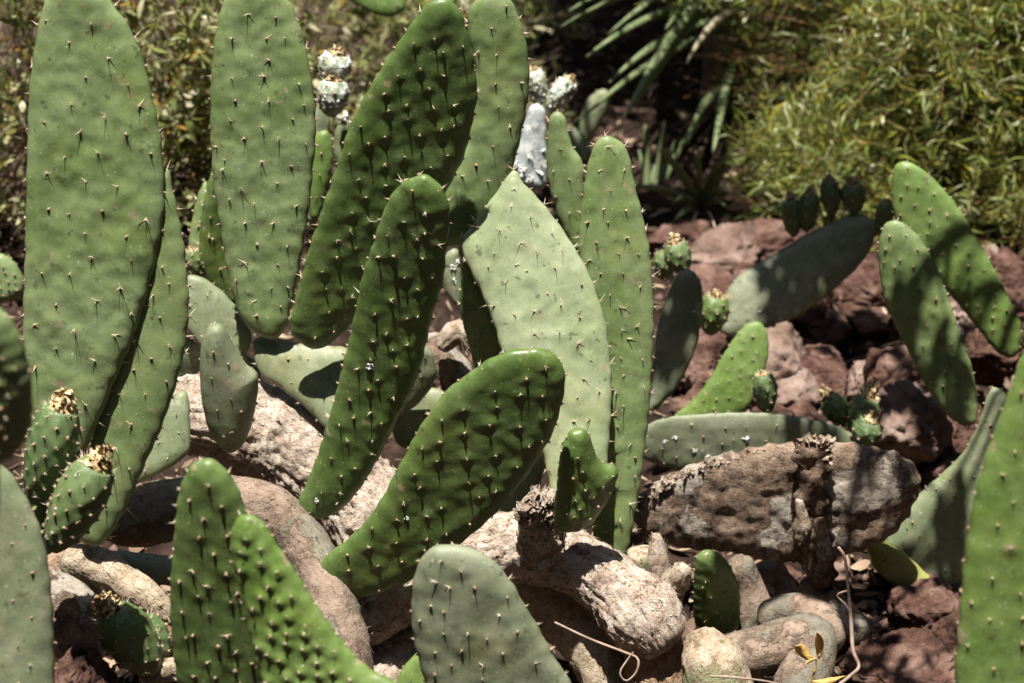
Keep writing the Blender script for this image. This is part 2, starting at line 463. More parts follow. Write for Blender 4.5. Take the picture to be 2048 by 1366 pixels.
PADS = []
def pad(parent, pts, Y, lean, mat, yaw=0, T=.011, h=.0055, sp=.045, slen=.014, count=2, lump=.0012, tub=.0010, sig=.007,
        bend=0.0, cup=0.0, anchor=None, name='pad', spines=True, cottons=(), label=None, scars=0, rough_edge=.0006, seed=None):
    pts = np.array(pts, float)
    seed = int(pts[0, 0] * 7 + pts[0, 1] * 3 + 5000) if seed is None else seed
    rnd = np.random.default_rng(seed)
    lean = R(lean); yw = R(yaw)
    n = np.array([math.sin(yw) * math.cos(lean), -math.cos(yw) * math.cos(lean), math.sin(lean)])
    if anchor is None:
        anchor = pts[np.argmax(pts[:, 1])]
    A0 = at(anchor[0], anchor[1], Y)
    u = norm(np.cross(np.array([0, 0, 1.0]), n)); u = u if u[0] > 0 else -u
    v = np.cross(n, u); v = v if v[2] > 0 else -v
    d = ray(pts[:, 0], pts[:, 1])
    t = ((A0 - CAM) @ n) / (d @ n)
    P3 = CAM + d * t[:, None]
    P2 = np.stack([(P3 - A0) @ u, (P3 - A0) @ v], 1)
    per = np.linalg.norm(np.roll(P2, -1, 0) - P2, axis=1).sum()
    nb = max(48, int(per / (h * .9)))
    B = catmull(P2, nb, True)
    area = .5 * np.sum(B[:, 0] * np.roll(B[:, 1], -1) - np.roll(B[:, 0], -1) * B[:, 1])
    if area < 0: B = B[::-1]
    # pad axis
    c0 = B.mean(0); Q = B - c0
    w, ev = np.linalg.eigh(Q.T @ Q)
    ax = ev[:, 1]; ax = ax if ax[1] > 0 else -ax
    bx = np.array([ax[1], -ax[0]])
    half = np.abs(Q @ ax).max(); hw = np.abs(Q @ bx).max()
    # uneven rim: slight swelling at each edge areole
    tang = norm(np.roll(B, -1, 0) - np.roll(B, 1, 0)); inw = np.stack([-tang[:, 1], tang[:, 0]], 1)
    s_ = np.arange(nb) * per / nb
    B = B + inw * (rough_edge * (np.sin(s_ * 2 * math.pi / (sp * .75)) + fbm(np.stack([B[:, 0] * 40, B[:, 1] * 40, 0 * s_ + seed % 97], 1), 2) * 2))[:, None]
    # areoles
    G2 = []
    rows = int(2 * half / (sp * .78)) + 3; cols_ = int(2 * hw / sp) + 4
    for r_ in range(-rows, rows + 1):
        for k in range(-cols_, cols_ + 1):
            a = (k + .5 * (r_ % 2)) * sp * .92; b = r_ * sp * .62
            G2.append(c0 + bx * a + ax * b)
    G2 = np.array(G2) + rnd.normal(0, sp * .12, (len(G2), 2))
    G2 = G2[rnd.random(len(G2)) > .07]
    G2 = G2[seg_dist(G2, B) > .010]
    Rr = max(T * 1.9, min(hw * .45, .03))
    def zf(P, side=1):
        dd = np.maximum(seg_dist(P, B), 0)
        q = np.clip(dd / Rr, 0, 1)
        z = T * (1 - (1 - q) ** 2.3) ** .5
        z = z * (1 + .12 * np.clip(dd / hw, 0, 1))
        fall = np.clip(dd / .012, 0, 1)
        nz = np.concatenate([P, np.full((len(P), 1), seed % 53 + side * 9.0)], 1)
        z = z + fall * lump * (fbm(nz * 20, 2) * 1.6 + .45 * perlin(nz * 60))
        if len(G2) and tub:
            D2 = P[:, None] - G2[None]
            da = (D2 @ ax); db = (D2 @ bx)
            g = np.exp(-((da + .002) ** 2 / (1.7 * sig ** 2) + db ** 2 / (1.1 * sig ** 2)))
            dm = np.exp(-((da + sig * 1.7) ** 2 + db ** 2) / (1.6 * sig ** 2))
            z = z + fall * tub * (g.max(1) - .10 * dm.max(1))
        return z
    def mid(P):
        a = (P - c0) @ ax / half; b = (P - c0) @ bx
        return bend * (a * a - .3) + cup * (b / hw) ** 2 * hw
    # interior points
    inset = [B]
    for e in (.06, .2, .45, .8):
        inset.append(B + inw * (Rr * e))
    gx = np.arange(B[:, 0].min(), B[:, 0].max(), h); gy = np.arange(B[:, 1].min(), B[:, 1].max(), h * .87)
    X, Yg = np.meshgrid(gx, gy); X = X + (np.arange(len(gy)) % 2)[:, None] * h * .5
    Gp = np.stack([X.ravel(), Yg.ravel()], 1)
    dG = seg_dist(Gp, B); Gp = Gp[dG > Rr * .8 + h * .55]
    pts2 = [B]
    for e, I in zip((.06, .2, .45, .8), inset[1:]):
        dI = seg_dist(I, B)
        pts2.append(I[dI > Rr * e * .93])
    pts2.append(Gp)
    allp = np.concatenate(pts2)
    ed = [(i, (i + 1) % nb) for i in range(nb)]
    vo, eo, fo, ov, _, _ = geometry.delaunay_2d_cdt([Vector(p) for p in allp], ed, [], 1, 1e-7)
    VP = np.array([list(p) for p in vo])
    F = np.array([f for f in fo if len(f) == 3], int)
    dv = seg_dist(VP, B)
    isb = dv < 1e-5
    md = mid(VP)
    zF = np.where(isb, 0, zf(VP, 1)); zB = np.where(isb, 0, zf(VP, -1))
    toW = lambda P, z: A0 + P[:, :1] * u + P[:, 1:2] * v + np.asarray(z)[:, None] * n
    Vf = toW(VP, md + zF); Vb = toW(VP, md - zB)
    N = len(VP)
    # orientation
    fa = VP[F]
    cr = (fa[:, 1, 0] - fa[:, 0, 0]) * (fa[:, 2, 1] - fa[:, 0, 1]) - (fa[:, 1, 1] - fa[:, 0, 1]) * (fa[:, 2, 0] - fa[:, 0, 0])
    F = np.where((cr > 0)[:, None], F, F[:, ::-1])
    if np.dot(np.cross(u, v), n) < 0: F = F[:, ::-1]
    bmap = np.where(isb, np.arange(N), np.arange(N) + N)
    Fb = bmap[F[:, ::-1]]
    Va = np.concatenate([Vf, Vb])
    used = np.unique(np.concatenate([F.ravel(), Fb.ravel()]))
    rm = np.full(2 * N, -1); rm[used] = np.arange(len(used))
    o = mesh_obj(name, Va[used], [rm[np.concatenate([F, Fb])]], mat, parent)
    if label: o['label'] = label
    # spines on the front, a few on the back, and along the rim
    if spines:
        G = Geo()
        if len(G2):
            e = .002
            zc = zf(G2); zx = zf(G2 + [e, 0]); zy = zf(G2 + [0, e])
            Pn = norm(n - ((zx - zc) / e)[:, None] * u - ((zy - zc) / e)[:, None] * v)
            Pw = toW(G2, mid(G2) + zc)
            spine_set(G, Pw, Pn, slen, count, rnd=rnd)
            kb = rnd.random(len(G2)) < .5
            if kb.any():
                spine_set(G, toW(G2[kb], mid(G2[kb]) - zf(G2[kb], -1)), np.repeat(-n[None], kb.sum(), 0), slen, 1, rnd=rnd)
        ne = max(6, int(per / (sp * .75)))
        ii = (np.arange(ne) * nb / ne + rnd.uniform(-2, 2, ne)).astype(int) % nb
        Eo = -inw[ii]
        spine_set(G, toW(B[ii], mid(B[ii])), Eo[:, :1] * u + Eo[:, 1:2] * v, slen * .95, count, rnd=rnd)
        so = G.build('spines', [M['spine'], M['areole']], o, smooth=False, stuff=True)
    if len(cottons):
        G = Geo()
        for (cx, cy, r) in cottons:
            dd = ray(np.array([cx]), np.array([cy])); tt = ((A0 - CAM) @ n) / (dd @ n)
            p = (CAM + dd * tt[:, None])[0]; p2 = np.array([[(p - A0) @ u, (p - A0) @ v]])
            p = toW(p2, mid(p2) + zf(p2))[0]
            k = 26; rr = r * mpp(p)
            blobs(G, p + rnd.normal(0, rr * .38, (k, 3)) * np.array([1, .5, 1]), rr * rnd.uniform(.14, .34, k))
        G.build('wax_tuft', [M['cotton']], o, stuff=True)
    PADS.append(o)
    return o

def tube(parent, path, mat, name='stem', seg=44, step=.006, rough=.16, nscale=14, flat=1.0, caps=(1, 1), label=None, flakes=0, knob=0, capr=.55, fine=.05, world=False):
    """path rows: px, py, Y, radius in photo pixels"""
    path = np.array(path, float)
    if world:
        C = path[:, :3]; rad = path[:, 3]
    else:
        C = at(path[:, 0], path[:, 1], path[:, 2])
        rad = np.array([path[i, 3] * mpp(C[i]) for i in range(len(C))])
    L = np.linalg.norm(np.diff(C, axis=0), axis=1).sum()
    n = max(8, int(L / step))
    S = catmull(np.column_stack([C, rad]), n)
    C, rad = S[:, :3], S[:, 3]
    Tn = norm(np.gradient(C, axis=0))
    u, v, _ = frame_of(Tn[0]); U = [u]
    for i in range(1, n):
        u = U[-1] - Tn[i] * np.dot(U[-1], Tn[i]); U.append(norm(u))
    U = np.array(U); Vv = np.cross(Tn, U)
    a = np.arange(seg) * 2 * math.pi / seg
    dirs = np.cos(a)[None, :, None] * U[:, None] + np.sin(a)[None, :, None] * Vv[:, None]
    if flat != 1.0:               # squash along world up/view axis
        dirs = dirs * np.array([1, flat, flat])
    base = C[:, None] + dirs * rad[:, None, None]
    fl = base.reshape(-1, 3)
    k = nscale
    arc = np.concatenate([[0], np.cumsum(np.linalg.norm(np.diff(C, axis=0), axis=1))])
    cyl = np.stack([np.repeat(arc, seg) * k * 1.3, (np.cos(a)[None] * np.repeat(rad[:, None], seg, 1)).ravel() * k * 7, (np.sin(a)[None] * np.repeat(rad[:, None], seg, 1)).ravel() * k * 7], 1)
    fib = fbm(cyl * 1.0 + path[0, 0], 4, .55, True)
    disp = rough * fbm(fl * k, 3) + fine * .8 * fib + fine * .5 * fbm(fl * k * 4, 3, .6)
    V = fl + dirs.reshape(-1, 3) * (disp * np.repeat(rad, seg))[:, None]
    i = np.arange(n - 1)[:, None] * seg; j = np.arange(seg)[None]; j2 = (j + 1) % seg
    Q = np.stack([i + j, i + j2, i + seg + j2, i + seg + j], -1).reshape(-1, 4)
    vs = [V]; qs = [Q]; ts = []; cnt = len(V)
    for end, on in ((0, caps[0]), (n - 1, caps[1])):
        if not on: continue
        sgn = -1 if end == 0 else 1
        prev = np.arange(seg) + end * seg
        ctr = C[end]
        for kk, (sc, off) in enumerate(((.82, capr * .55), (.5, capr * .9), (.2, capr))):
            rv = ctr + (V[end * seg:(end + 1) * seg] - ctr) * sc + Tn[end] * sgn * rad[end] * off
            rv = rv + perlin(rv * 60)[:, None] * rad[end] * .10
            vs.append(rv); cur = np.arange(seg) + cnt; cnt += seg
            q = np.stack([prev, np.roll(prev, -1), np.roll(cur, -1), cur], 1)
            qs.append(q if sgn > 0 else q[:, ::-1]); prev = cur
        vs.append((ctr + Tn[end] * sgn * rad[end] * capr)[None]); 
        t = np.stack([prev, np.roll(prev, -1), np.full(seg, cnt)], 1); cnt += 1
        ts.append(t if sgn > 0 else t[:, ::-1])
    F = [np.concatenate(qs)]
    if ts: F.append(np.concatenate(ts))
    allV = np.concatenate(vs)
    o = mesh_obj(name, allV, F, mat, parent)
    if label: o['label'] = label
    if flakes:
        G = Geo()
        nn = norm(dirs.reshape(-1, 3)); tt = np.repeat(Tn, seg, 0)
        for q in rng.integers(0, len(V), flakes // 3):      # curled scraps of bark
            p = V[q]; nrm = norm(nn[q] + rng.normal(0, .15, 3)); tg = norm(tt[q] + rng.normal(0, .4, 3))
            sd = norm(np.cross(nrm, tg)); tg = np.cross(sd, nrm)
            ln = rng.uniform(.003, .010); wd = ln * rng.uniform(.25, .7); lift = rng.uniform(0, .35) * ln
            g = np.array([[a_, b_] for a_ in (0, .5, 1) for b_ in (-.5, .5)])
            jj = rng.normal(0, .16, (6, 2))
            VV = p - nrm * .0004 + ((g[:, :1] + jj[:, :1]) * ln) * tg + ((g[:, 1:] + jj[:, 1:]) * wd * (1.2 - .7 * g[:, :1])) * sd + (g[:, :1] ** 2 * lift) * nrm
            G.add(VV, quads=np.array([[0, 1, 3, 2], [2, 3, 5, 4]]))
        q = rng.integers(0, len(V), min(flakes * 2, int(len(V) * .12)))              # loose fibres along the grain
        P0 = V[q] + nn[q] * .0004; P1 = P0 + (tt[q] + rng.normal(0, .22, (len(q), 3))) * rng.uniform(.004, .016, (len(q), 1)) + nn[q] * rng.uniform(-.001, .002, (len(q), 1))
        twigs(G, P0, P1, rng.uniform(.00025, .0006, len(q)), seg=3, wob=.05)
        fo = G.build('bark_fibres', [mat], o, smooth=False, stuff=True)
    return o

def fruit(parent, base, top, Y, r_px, mat=None, flower=1.0, slen=.006, white=False, dY=0, name='fruit', spn=True, wax=0):
    """barrel-shaped fruit standing from base pixel to top pixel"""
    b = at(base[0], base[1], Y); t = at(top[0], top[1], Y + dY)
    ax = norm(t - b); L = np.linalg.norm(t - b); r = r_px * mpp(b)
    u, v, _ = frame_of(ax)
    seed = int(base[0] * 3 + base[1]); rnd = np.random.default_rng(seed)
    nr, ns = 36, 36
    s = np.linspace(0, 1, nr)
    prof = np.interp(s, [0, .08, .25, .5, .72, .88, .96, 1.0], [.30, .5, .76, .97, 1.0, .86, .74, .62])
    a = np.arange(ns) * 2 * math.pi / ns
    # areoles on a spiral lattice
    ar = []
    for k in range(int(30 * max(.6, L / .07))):
        sa = .12 + .84 * (k + .5) / (30 * max(.6, L / .07))
        ar.append((sa, (k * 2.39996) % (2 * math.pi)))
    ar = np.array(ar)
    S, A = np.meshgrid(s, a, indexing='ij')
    rr = r * prof[:, None] * np.ones_like(A)
    ds = (S.ravel()[:, None] - ar[None, :, 0]) * L
    da = (A.ravel()[:, None] - ar[None, :, 1] + math.pi) % (2 * math.pi) - math.pi
    g = np.exp(-(ds ** 2 / (2 * (.006) ** 2) + (da * r) ** 2 / (2 * (.0045) ** 2))).max(1).reshape(rr.shape)
    rr = rr + g * .0026 * min(1, r / .02)
    V = b + (S.ravel() * L)[:, None] * ax + (rr.ravel() * np.cos(A.ravel()))[:, None] * u + (rr.ravel() * np.sin(A.ravel()))[:, None] * v
    i = np.arange(nr - 1)[:, None] * ns; j = np.arange(ns)[None]; j2 = (j + 1) % ns
    Q = np.stack([i + j, i + j2, i + ns + j2, i + ns + j], -1).reshape(-1, 4)
    cT = t - ax * L * .06; cB = b - ax * L * .01
    V = np.concatenate([V, [cB, cT]])
    k = np.arange(ns)
    T1 = np.stack([np.roll(k, -1), k, np.full(ns, len(V) - 2)], 1)
    k2 = k + (nr - 1) * ns
    T2 = np.stack([k2, np.roll(k2, -1), np.full(ns, len(V) - 1)], 1)
    o = mesh_obj(name, V, [Q, np.concatenate([T1, T2])], mat or M['fruit'], parent)
    G = Geo()
    ra = np.interp(ar[:, 0], s, prof) * r + .0022 * min(1, r / .02)
    Nn = np.cos(ar[:, 1])[:, None] * u + np.sin(ar[:, 1])[:, None] * v
    Pw = b + (ar[:, 0] * L)[:, None] * ax + ra[:, None] * Nn
    Nn = norm(Nn + ax * .3)
    if spn:
        spine_set(G, Pw, Nn, slen, 3, rad=.0005, arl=.0019 * min(1.2, r / .018), rnd=rnd)
        e = rnd.uniform(0, 2 * math.pi, 46)
        Pe = t + r * .66 * (np.cos(e)[:, None] * u + np.sin(e)[:, None] * v) - ax * L * rnd.uniform(0, .06, 46)[:, None]
        cone_spines(G, Pe, norm(ax + .8 * (np.cos(e)[:, None] * u + np.sin(e)[:, None] * v) + rnd.normal(0, .3, (46, 3))), rnd.uniform(.4, 1.5, 46) * slen, np.full(46, .00045))
        G.build('spines', [M['spine'], M['areole']], o, smooth=False, stuff=True)
    if flower > 0:
        G = Geo()
        for q in range(34):       # crumpled withered petals, twisted together
            th = rnd.uniform(0, 2 * math.pi); e = np.cos(th) * u + np.sin(th) * v; sd = np.cross(ax, e)
            ln = flower * r * rnd.uniform(.3, 1.15); wd = r * rnd.uniform(.14, .34); m_ = 9
            st = np.linspace(0, 1, m_)
            rad_ = r * (.48 * (1 - st) + rnd.uniform(.03, .2) * st)
            ce = (t - ax * L * .04) + ax * (st * ln)[:, None] + e * rad_[:, None] + sd * (np.sin(st * rnd.uniform(2, 6) + q) * r * .16)[:, None]
            ce = ce + rnd.normal(0, r * .07, (m_, 3))
            w_ = wd * np.sin(math.pi * np.clip(st * .8 + .12, 0, 1))
            rows = np.stack([ce - sd * w_[:, None] * .5 + e * rnd.normal(0, r * .1, (m_, 1)), ce + e * rnd.normal(0, r * .13, (m_, 1)), ce + sd * w_[:, None] * .5 + e * rnd.normal(0, r * .1, (m_, 1))], 1)
            ii = np.arange(m_ - 1)[:, None] * 3
            G.add(rows.reshape(-1, 3), quads=np.concatenate([ii + np.array([[0, 1, 4, 3]]), ii + np.array([[1, 2, 5, 4]])]))
        G.build('dried_flower', [M['dry_flower']], o)
    if wax:
        G = Geo()
        si = rnd.uniform(.1, .95, wax); aa = rnd.uniform(0, 2 * math.pi, wax)
        rw = np.interp(si, s, prof) * r
        Pw = b + (si * L)[:, None] * ax + rw[:, None] * (np.cos(aa)[:, None] * u + np.sin(aa)[:, None] * v)
        blobs(G, Pw, rnd.uniform(.0016, .0042, wax))
        G.build('wax_tuft', [M['cotton']], o, stuff=True)
    return o

def rock(px, py, rx, ry, mat='rock', Y=None, depth=1.0, label='', seed=0, sink=.35, cuts=9, sub=5):
    if Y is None:
        g = at_ground(px, py + ry * .75); Y = g[1] + .02
    c = at(px, py, Y)
    k = mpp(c)
    import bmesh
    bm = bmesh.new(); bmesh.ops.create_icosphere(bm, subdivisions=sub, radius=1)
    V = np.array([list(x.co) for x in bm.verts]); F = np.array([[x.index for x in f.verts] for f in bm.faces]); bm.free()
    rnd = np.random.default_rng(seed + 11)
    V0 = V.copy(); o3 = seed * 3.7
    for q in range(cuts):
        nn = norm(rnd.normal(size=3)); dd = rnd.uniform(.5, .88)
        ex = V @ nn - dd
        V = V - np.where(ex > 0, ex, 0)[:, None] * nn * .97
    rg = fbm(V0 * 3.1 + o3, 4, .55, True)
    rad = 1 + .20 * fbm(V0 * 1.5 + o3, 2) + .20 * rg + .13 * fbm(V0 * 7 + o3, 4, .65) - .16 * np.maximum(0, fbm(V0 * 9 + o3, 3) + .02) + .05 * fbm(V0 * 22 + o3, 2)
    V = V * rad[:, None] * 1.08
    V = V * np.array([rx * k, .5 * (rx + ry) * k * depth, ry * k])
    ang = rnd.uniform(-.3, .3); ca, sa = math.cos(ang), math.sin(ang)
    V = V @ np.array([[ca, sa, 0], [-sa, ca, 0], [0, 0, 1]])
    o = mesh_obj('rock', V, [F], M[mat], smooth=False)
    o.location = c
    tag(o, label, 'rock', 'volcanic rocks heaped behind the cactus')
    return o

def ribbon(G, C, side, width, m=0, fold=0.0, nrm=None):
    """strip along curve C (n,3) with side vectors; three verts across"""
    n = len(C); w = np.asarray(width)[:, None]
    nv = norm(np.cross(side, np.gradient(C, axis=0))) if nrm is None else nrm
    rows = np.stack([C - side * w * .5 + nv * w * fold, C, C + side * w * .5 + nv * w * fold], 1)
    i = np.arange(n - 1)[:, None] * 3
    G.add(rows.reshape(-1, 3), quads=np.concatenate([i + np.array([[0, 1, 4, 3]]), i + np.array([[1, 2, 5, 4]])]), m=m)

def sword(parent, base, tip, w_px, Yb, Yt, mat='sword', sag=0.0, fold=.22, name='leaf', roll=0):
    b = at(base[0], base[1], Yb); t = at(tip[0], tip[1], Yt)
    s = np.linspace(0, 1, 14)[:, None]
    C = b + (t - b) * s + np.array([0, 0, 1.0]) * (sag * 4 * s * (1 - s))
    d = norm(t - b)
    view = norm(.5 * (b + t) - CAM)
    side = norm(np.cross(d, view)); up = np.cross(side, d)
    side = norm(side * math.cos(roll) + up * math.sin(roll))
    side = np.repeat(side[None], 14, 0)
    w = w_px * mpp(b) * np.interp(s[:, 0], [0, .12, .35, .7, .92, 1], [.6, .85, 1, .8, .35, .03])
    G = Geo(); ribbon(G, C, side, w, fold=fold)
    # real thickness: a second skin just below
    o = G.build(name, [M[mat]], parent)
    md = o.modifiers.new('thickness', 'SOLIDIFY'); md.thickness = .0025
    return o

def leaves(G, P, D, L, Wd, curl, nseg=4, m=0, rnd=rng, sideup=None):
    """many leaves at once: base P, direction D, length L, width Wd, droop curl"""
    n = len(P); D = norm(D)
    a = norm(rnd.normal(size=(n, 3)))
    side = norm(np.cross(D, a)); nv = np.cross(side, D)
    s = np.linspace(0, 1, nseg + 1)
    w = np.sin(math.pi * (s * .9 + .06)) ** .8
    ang = curl[:, None] * s[None]
    # circular arc in the plane D, nv
    kk = np.where(np.abs(curl) < 1e-3, 1e-3, curl)
    fx = np.sin(ang) / kk[:, None]; fz = (1 - np.cos(ang)) / kk[:, None]
    C = P[:, None] + L[:, None, None] * (fx[..., None] * D[:, None] + fz[..., None] * nv[:, None])
    A = C - side[:, None] * (Wd[:, None] * w[None])[..., None] * .5
    B = C + side[:, None] * (Wd[:, None] * w[None])[..., None] * .5
    V = np.stack([A, B], 2).reshape(n, -1, 3)
    m_ = 2 * (nseg + 1)
    q = np.array([[2 * k, 2 * k + 1, 2 * k + 3, 2 * k + 2] for k in range(nseg)])
    Q = ((np.arange(n) * m_)[:, None, None] + q[None]).reshape(-1, 4)
    G.add(V.reshape(-1, 3), quads=Q, m=m)

def twigs(G, P0, P1, r, rnd=rng, wob=.1, seg=5, m=0):
    """thin four-sided sticks from P0 to P1"""
    n = len(P0); d = P1 - P0; L = np.linalg.norm(d, axis=1)
    dn = norm(d); a = norm(rnd.normal(size=(n, 3))); u = norm(np.cross(dn, a)); v = np.cross(dn, u)
    s = np.linspace(0, 1, seg)
    C = P0[:, None] + d[:, None] * s[None, :, None]
    off = rnd.normal(0, 1, (n, seg, 2)) * (wob * L)[:, None, None]; off[:, 0] = 0
    C = C + off[..., :1] * u[:, None] + off[..., 1:] * v[:, None]
    rr = np.asarray(r)[:, None] * (1 - .75 * s)[None]
    ang = np.arange(4) * math.pi / 2
    V = C[:, :, None] + rr[:, :, None, None] * (np.cos(ang)[None, None, :, None] * u[:, None, None] + np.sin(ang)[None, None, :, None] * v[:, None, None])
    m_ = seg * 4
    q = np.array([[k * 4 + j, k * 4 + (j + 1) % 4, (k + 1) * 4 + (j + 1) % 4, (k + 1) * 4 + j] for k in range(seg - 1) for j in range(4)])
    Q = ((np.arange(n) * m_)[:, None, None] + q[None]).reshape(-1, 4)
    G.add(V.reshape(-1, 3), quads=Q, m=m)
# ------------------------------------------------------------------ ground
xs = np.concatenate([np.linspace(-40, -3, 22)[:-1], np.arange(-3, 3, .03), np.linspace(3, 40, 22)])
ys = np.concatenate([np.linspace(-6, 1.5, 16)[:-1], np.arange(1.5, 7.5, .03), np.linspace(7.5, 80, 40)])
X, Yg = np.meshgrid(xs, ys)
Z = ground_z(X, Yg)
gi = np.arange(len(ys) - 1)[:, None] * len(xs) + np.arange(len(xs) - 1)[None]
GQ = np.stack([gi, gi + 1, gi + len(xs) + 1, gi + len(xs)], -1).reshape(-1, 4)
ground = mesh_obj('ground', np.stack([X, Yg, Z], -1).reshape(-1, 3), [GQ], M['soil'])
ground['kind'] = 'structure'

def scatter(n, x0, x1, y0, y1, zoff=0.0):
    p = np.stack([rng.uniform(x0, x1, n), rng.uniform(y0, y1, n)], 1)
    return np.column_stack([p, ground_z(p[:, 0], p[:, 1]) + zoff])

G = Geo()
P = scatter(5000, -1.4, 1.6, 2.8, 7.0); blobs(G, P, rng.uniform(.002, .010, len(P)) * (1 + (rng.random(len(P)) < .08)), jit=.25)
o = G.build('gravel', [M['gravel']], stuff=True)
tag(o, 'loose dark red cinder gravel strewn over the soil', 'gravel')
G = Geo()
P = scatter(5200, -1.6, 1.7, 2.9, 7.2, .006)
D = rng.normal(size=(len(P), 3)) * np.array([1, 1, .25])
leaves(G, P, D, rng.uniform(.015, .055, len(P)), rng.uniform(.003, .014, len(P)), rng.uniform(-1.5, 1.5, len(P)), 3)
P0 = scatter(900, -1.6, 1.7, 2.9, 6.8, .006); P1 = P0 + rng.normal(size=P0.shape) * np.array([.06, .06, .018])
P1[:, 2] = np.maximum(P1[:, 2], ground_z(P1[:, 0], P1[:, 1]) + .004)
twigs(G, P0, P1, rng.uniform(.0008, .0025, len(P0)), seg=4)
P = scatter(2600, -1.1, 1.0, 2.9, 3.9, .006)
leaves(G, P, rng.normal(size=(len(P), 3)) * np.array([1, 1, .4]), rng.uniform(.012, .05, len(P)), rng.uniform(.006, .02, len(P)), rng.uniform(-2, 2, len(P)), 3)
o = G.build('leaf_litter', [M['litter']], stuff=True, smooth=False)
tag(o, 'dry brown leaf litter and broken twigs on the soil', 'leaf litter')

# ------------------------------------------------------------------ prickly pears
CACT = 'prickly pear plants of the cactus bed'
def plant(label, px, py, Y=None):
    p = at_ground(px, py) if Y is None else at(px, py, Y)
    p[2] = ground_z(p[0], p[1])
    return thing('prickly_pear', label, 'cactus', p, CACT)

# --- tall pair at the far left with the pale pads behind
pl = plant('prickly pear with the tallest broad pad, a slimmer pad tucked behind it', 200, 1100, 3.3)
pad(pl, [(90,0),(80,40),(70,90),(60,170),(55,300),(52,430),(50,540),(47,650),(48,740),(58,830),(80,900),(120,935),(165,910),(185,870),(215,800),(240,740),(270,670),(300,570),(316,500),(328,440),(330,380),(325,300),(318,250),(303,180),(285,110),(262,60),(225,5),(190,-40),(150,-55),(115,-40)],
    3.18, 2.5, M['pad'], yaw=-4, T=.013, slen=.017, sp=.058, lump=.0024, tub=.0009, h=.005, cup=.03)
pad(pl, [(335,335),(350,400),(365,470),(375,550),(378,620),(370,700),(352,770),(325,850),(290,930),(255,1010),(225,1065),(195,1092),(165,1080),(150,1030),(165,950),(200,820),(250,640),(290,480),(315,380)],
    3.193, 2.5, M['pad'], yaw=-10, anchor=(295,600), T=.011, slen=.018, sp=.046, lump=.0008, tub=.0006)
pad(pl, [(372,782),(380,840),(378,900),(345,932),(300,955),(262,970),(245,960),(260,900),(300,840),(335,800)], 3.46, 22, M['pad_grey'], T=.011, slen=.010, tub=.0006)
fruit(pl, (70,1005), (125,815), 2.98, 48, flower=.95, slen=.010)
fruit(pl, (105,1098), (195,930), 2.93, 51, flower=.95, slen=.010, wax=6)
pad(pl, [(75,1000),(110,985),(130,1030),(120,1090),(90,1110),(60,1090),(55,1040)], 3.0, 15, M['pad_fresh'], T=.010, sp=.03, slen=.006)

# --- centre: woody trunk carrying the big dark pads
pc = plant('prickly pear on a pale woody trunk bearing the broad dark leaning pads', 740, 1090, 3.6)
tube(pc, [(352,838,3.66,66),(400,830,3.66,76),(480,850,3.68,84),(570,890,3.68,86),(660,955,3.66,86),(740,1030,3.62,86),(800,1120,3.58,80),(790,1230,3.5,75),(770,1330,3.42,78),(760,1420,3.35,80)], M['bark'], 'trunk', seg=96, step=.004, rough=.16, fine=.22, flakes=700, capr=.25)
tube(pc, [(232,1038,3.42,52),(300,1028,3.42,62),(370,1012,3.42,56),(450,1003,3.42,49),(530,1014,3.41,47),(585,1058,3.39,46),(625,1115,3.36,46),(655,1190,3.32,48),(680,1290,3.28,58),(690,1420,3.25,64)], M['bark_smooth'], 'trunk', seg=60, rough=.13, fine=.09, flakes=300, capr=.5, label='smooth grey-brown arching stem with a branch scar')
# ring-shaped branch scar on the smooth stem
pscar = at(600, 1100, 3.375)
g_ = Geo(); a = np.arange(20) * 2 * math.pi / 20; rr = 19 * mpp(pscar)
nrm_s = norm(np.array([.1, -1, .45])); us, vs_, _ = frame_of(nrm_s)
ringv = []
for (rs, hh) in ((1.5, -.004), (1.25, .006), (.8, .007), (.6, -.006), (.02, -.012)):
    wob = 1 + .13 * np.sin(a * 3 + rs) + rng.normal(0, .06, 20)
    ringv.append(pscar - nrm_s * .020 + rr * rs * (np.cos(a) * wob)[:, None] * us + rr * rs * (np.sin(a) * wob)[:, None] * vs_ + nrm_s * (hh + .0))
ii = np.arange(4)[:, None] * 20; jj = np.arange(20)[None]; j2 = (jj + 1) % 20
g_.add(np.concatenate(ringv), quads=np.stack([ii + jj, ii + j2, ii + 20 + j2, ii + 20 + jj], -1).reshape(-1, 4))
g_.build('branch_scar', [M['bark_red']], pc)
pad(pc, [(505,685),(540,672),(590,685),(640,690),(700,700),(740,760),(740,840),(700,870),(660,862),(610,815),(560,775),(520,745)], 3.68, 24, M['pad_grey'], T=.012, slen=.017, sp=.05, tub=.0004, anchor=(600,690), label='pale old grey-green pad dusted with scurf')
pad(pc, [(448,0),(432,60),(424,130),(421,200),(422,280),(428,370),(440,450),(452,530),(466,590),(485,640),(512,668),(540,678),(560,672),(575,650),(584,610),(595,560),(605,505),(616,440),(622,390),(626,340),(631,290),(632,230),(626,170),(615,110),(600,50),(578,0),(550,-30),(510,-40),(470,-25)],
    3.66, 1.5, M['pad'], yaw=-3, T=.012, slen=.015, sp=.053, lump=.0023, tub=.0009, cup=.03, h=.005)
pad(pc, [(879,-3),(856,6),(835,30),(800,80),(760,140),(725,200),(700,250),(680,310),(660,370),(640,430),(620,490),(605,545),(590,600),(580,640),(583,665),(600,685),(625,697),(650,693),(680,670),(740,610),(800,540),(860,450),(900,370),(925,320),(940,270),(948,230),(955,190),(952,150),(945,100),(935,60),(922,22),(903,3)],
    3.62, -10.5, M['pad_deep'], yaw=4, T=.012, slen=.012, sp=.047, lump=.0013, tub=.0017, sig=.008, h=.0045)
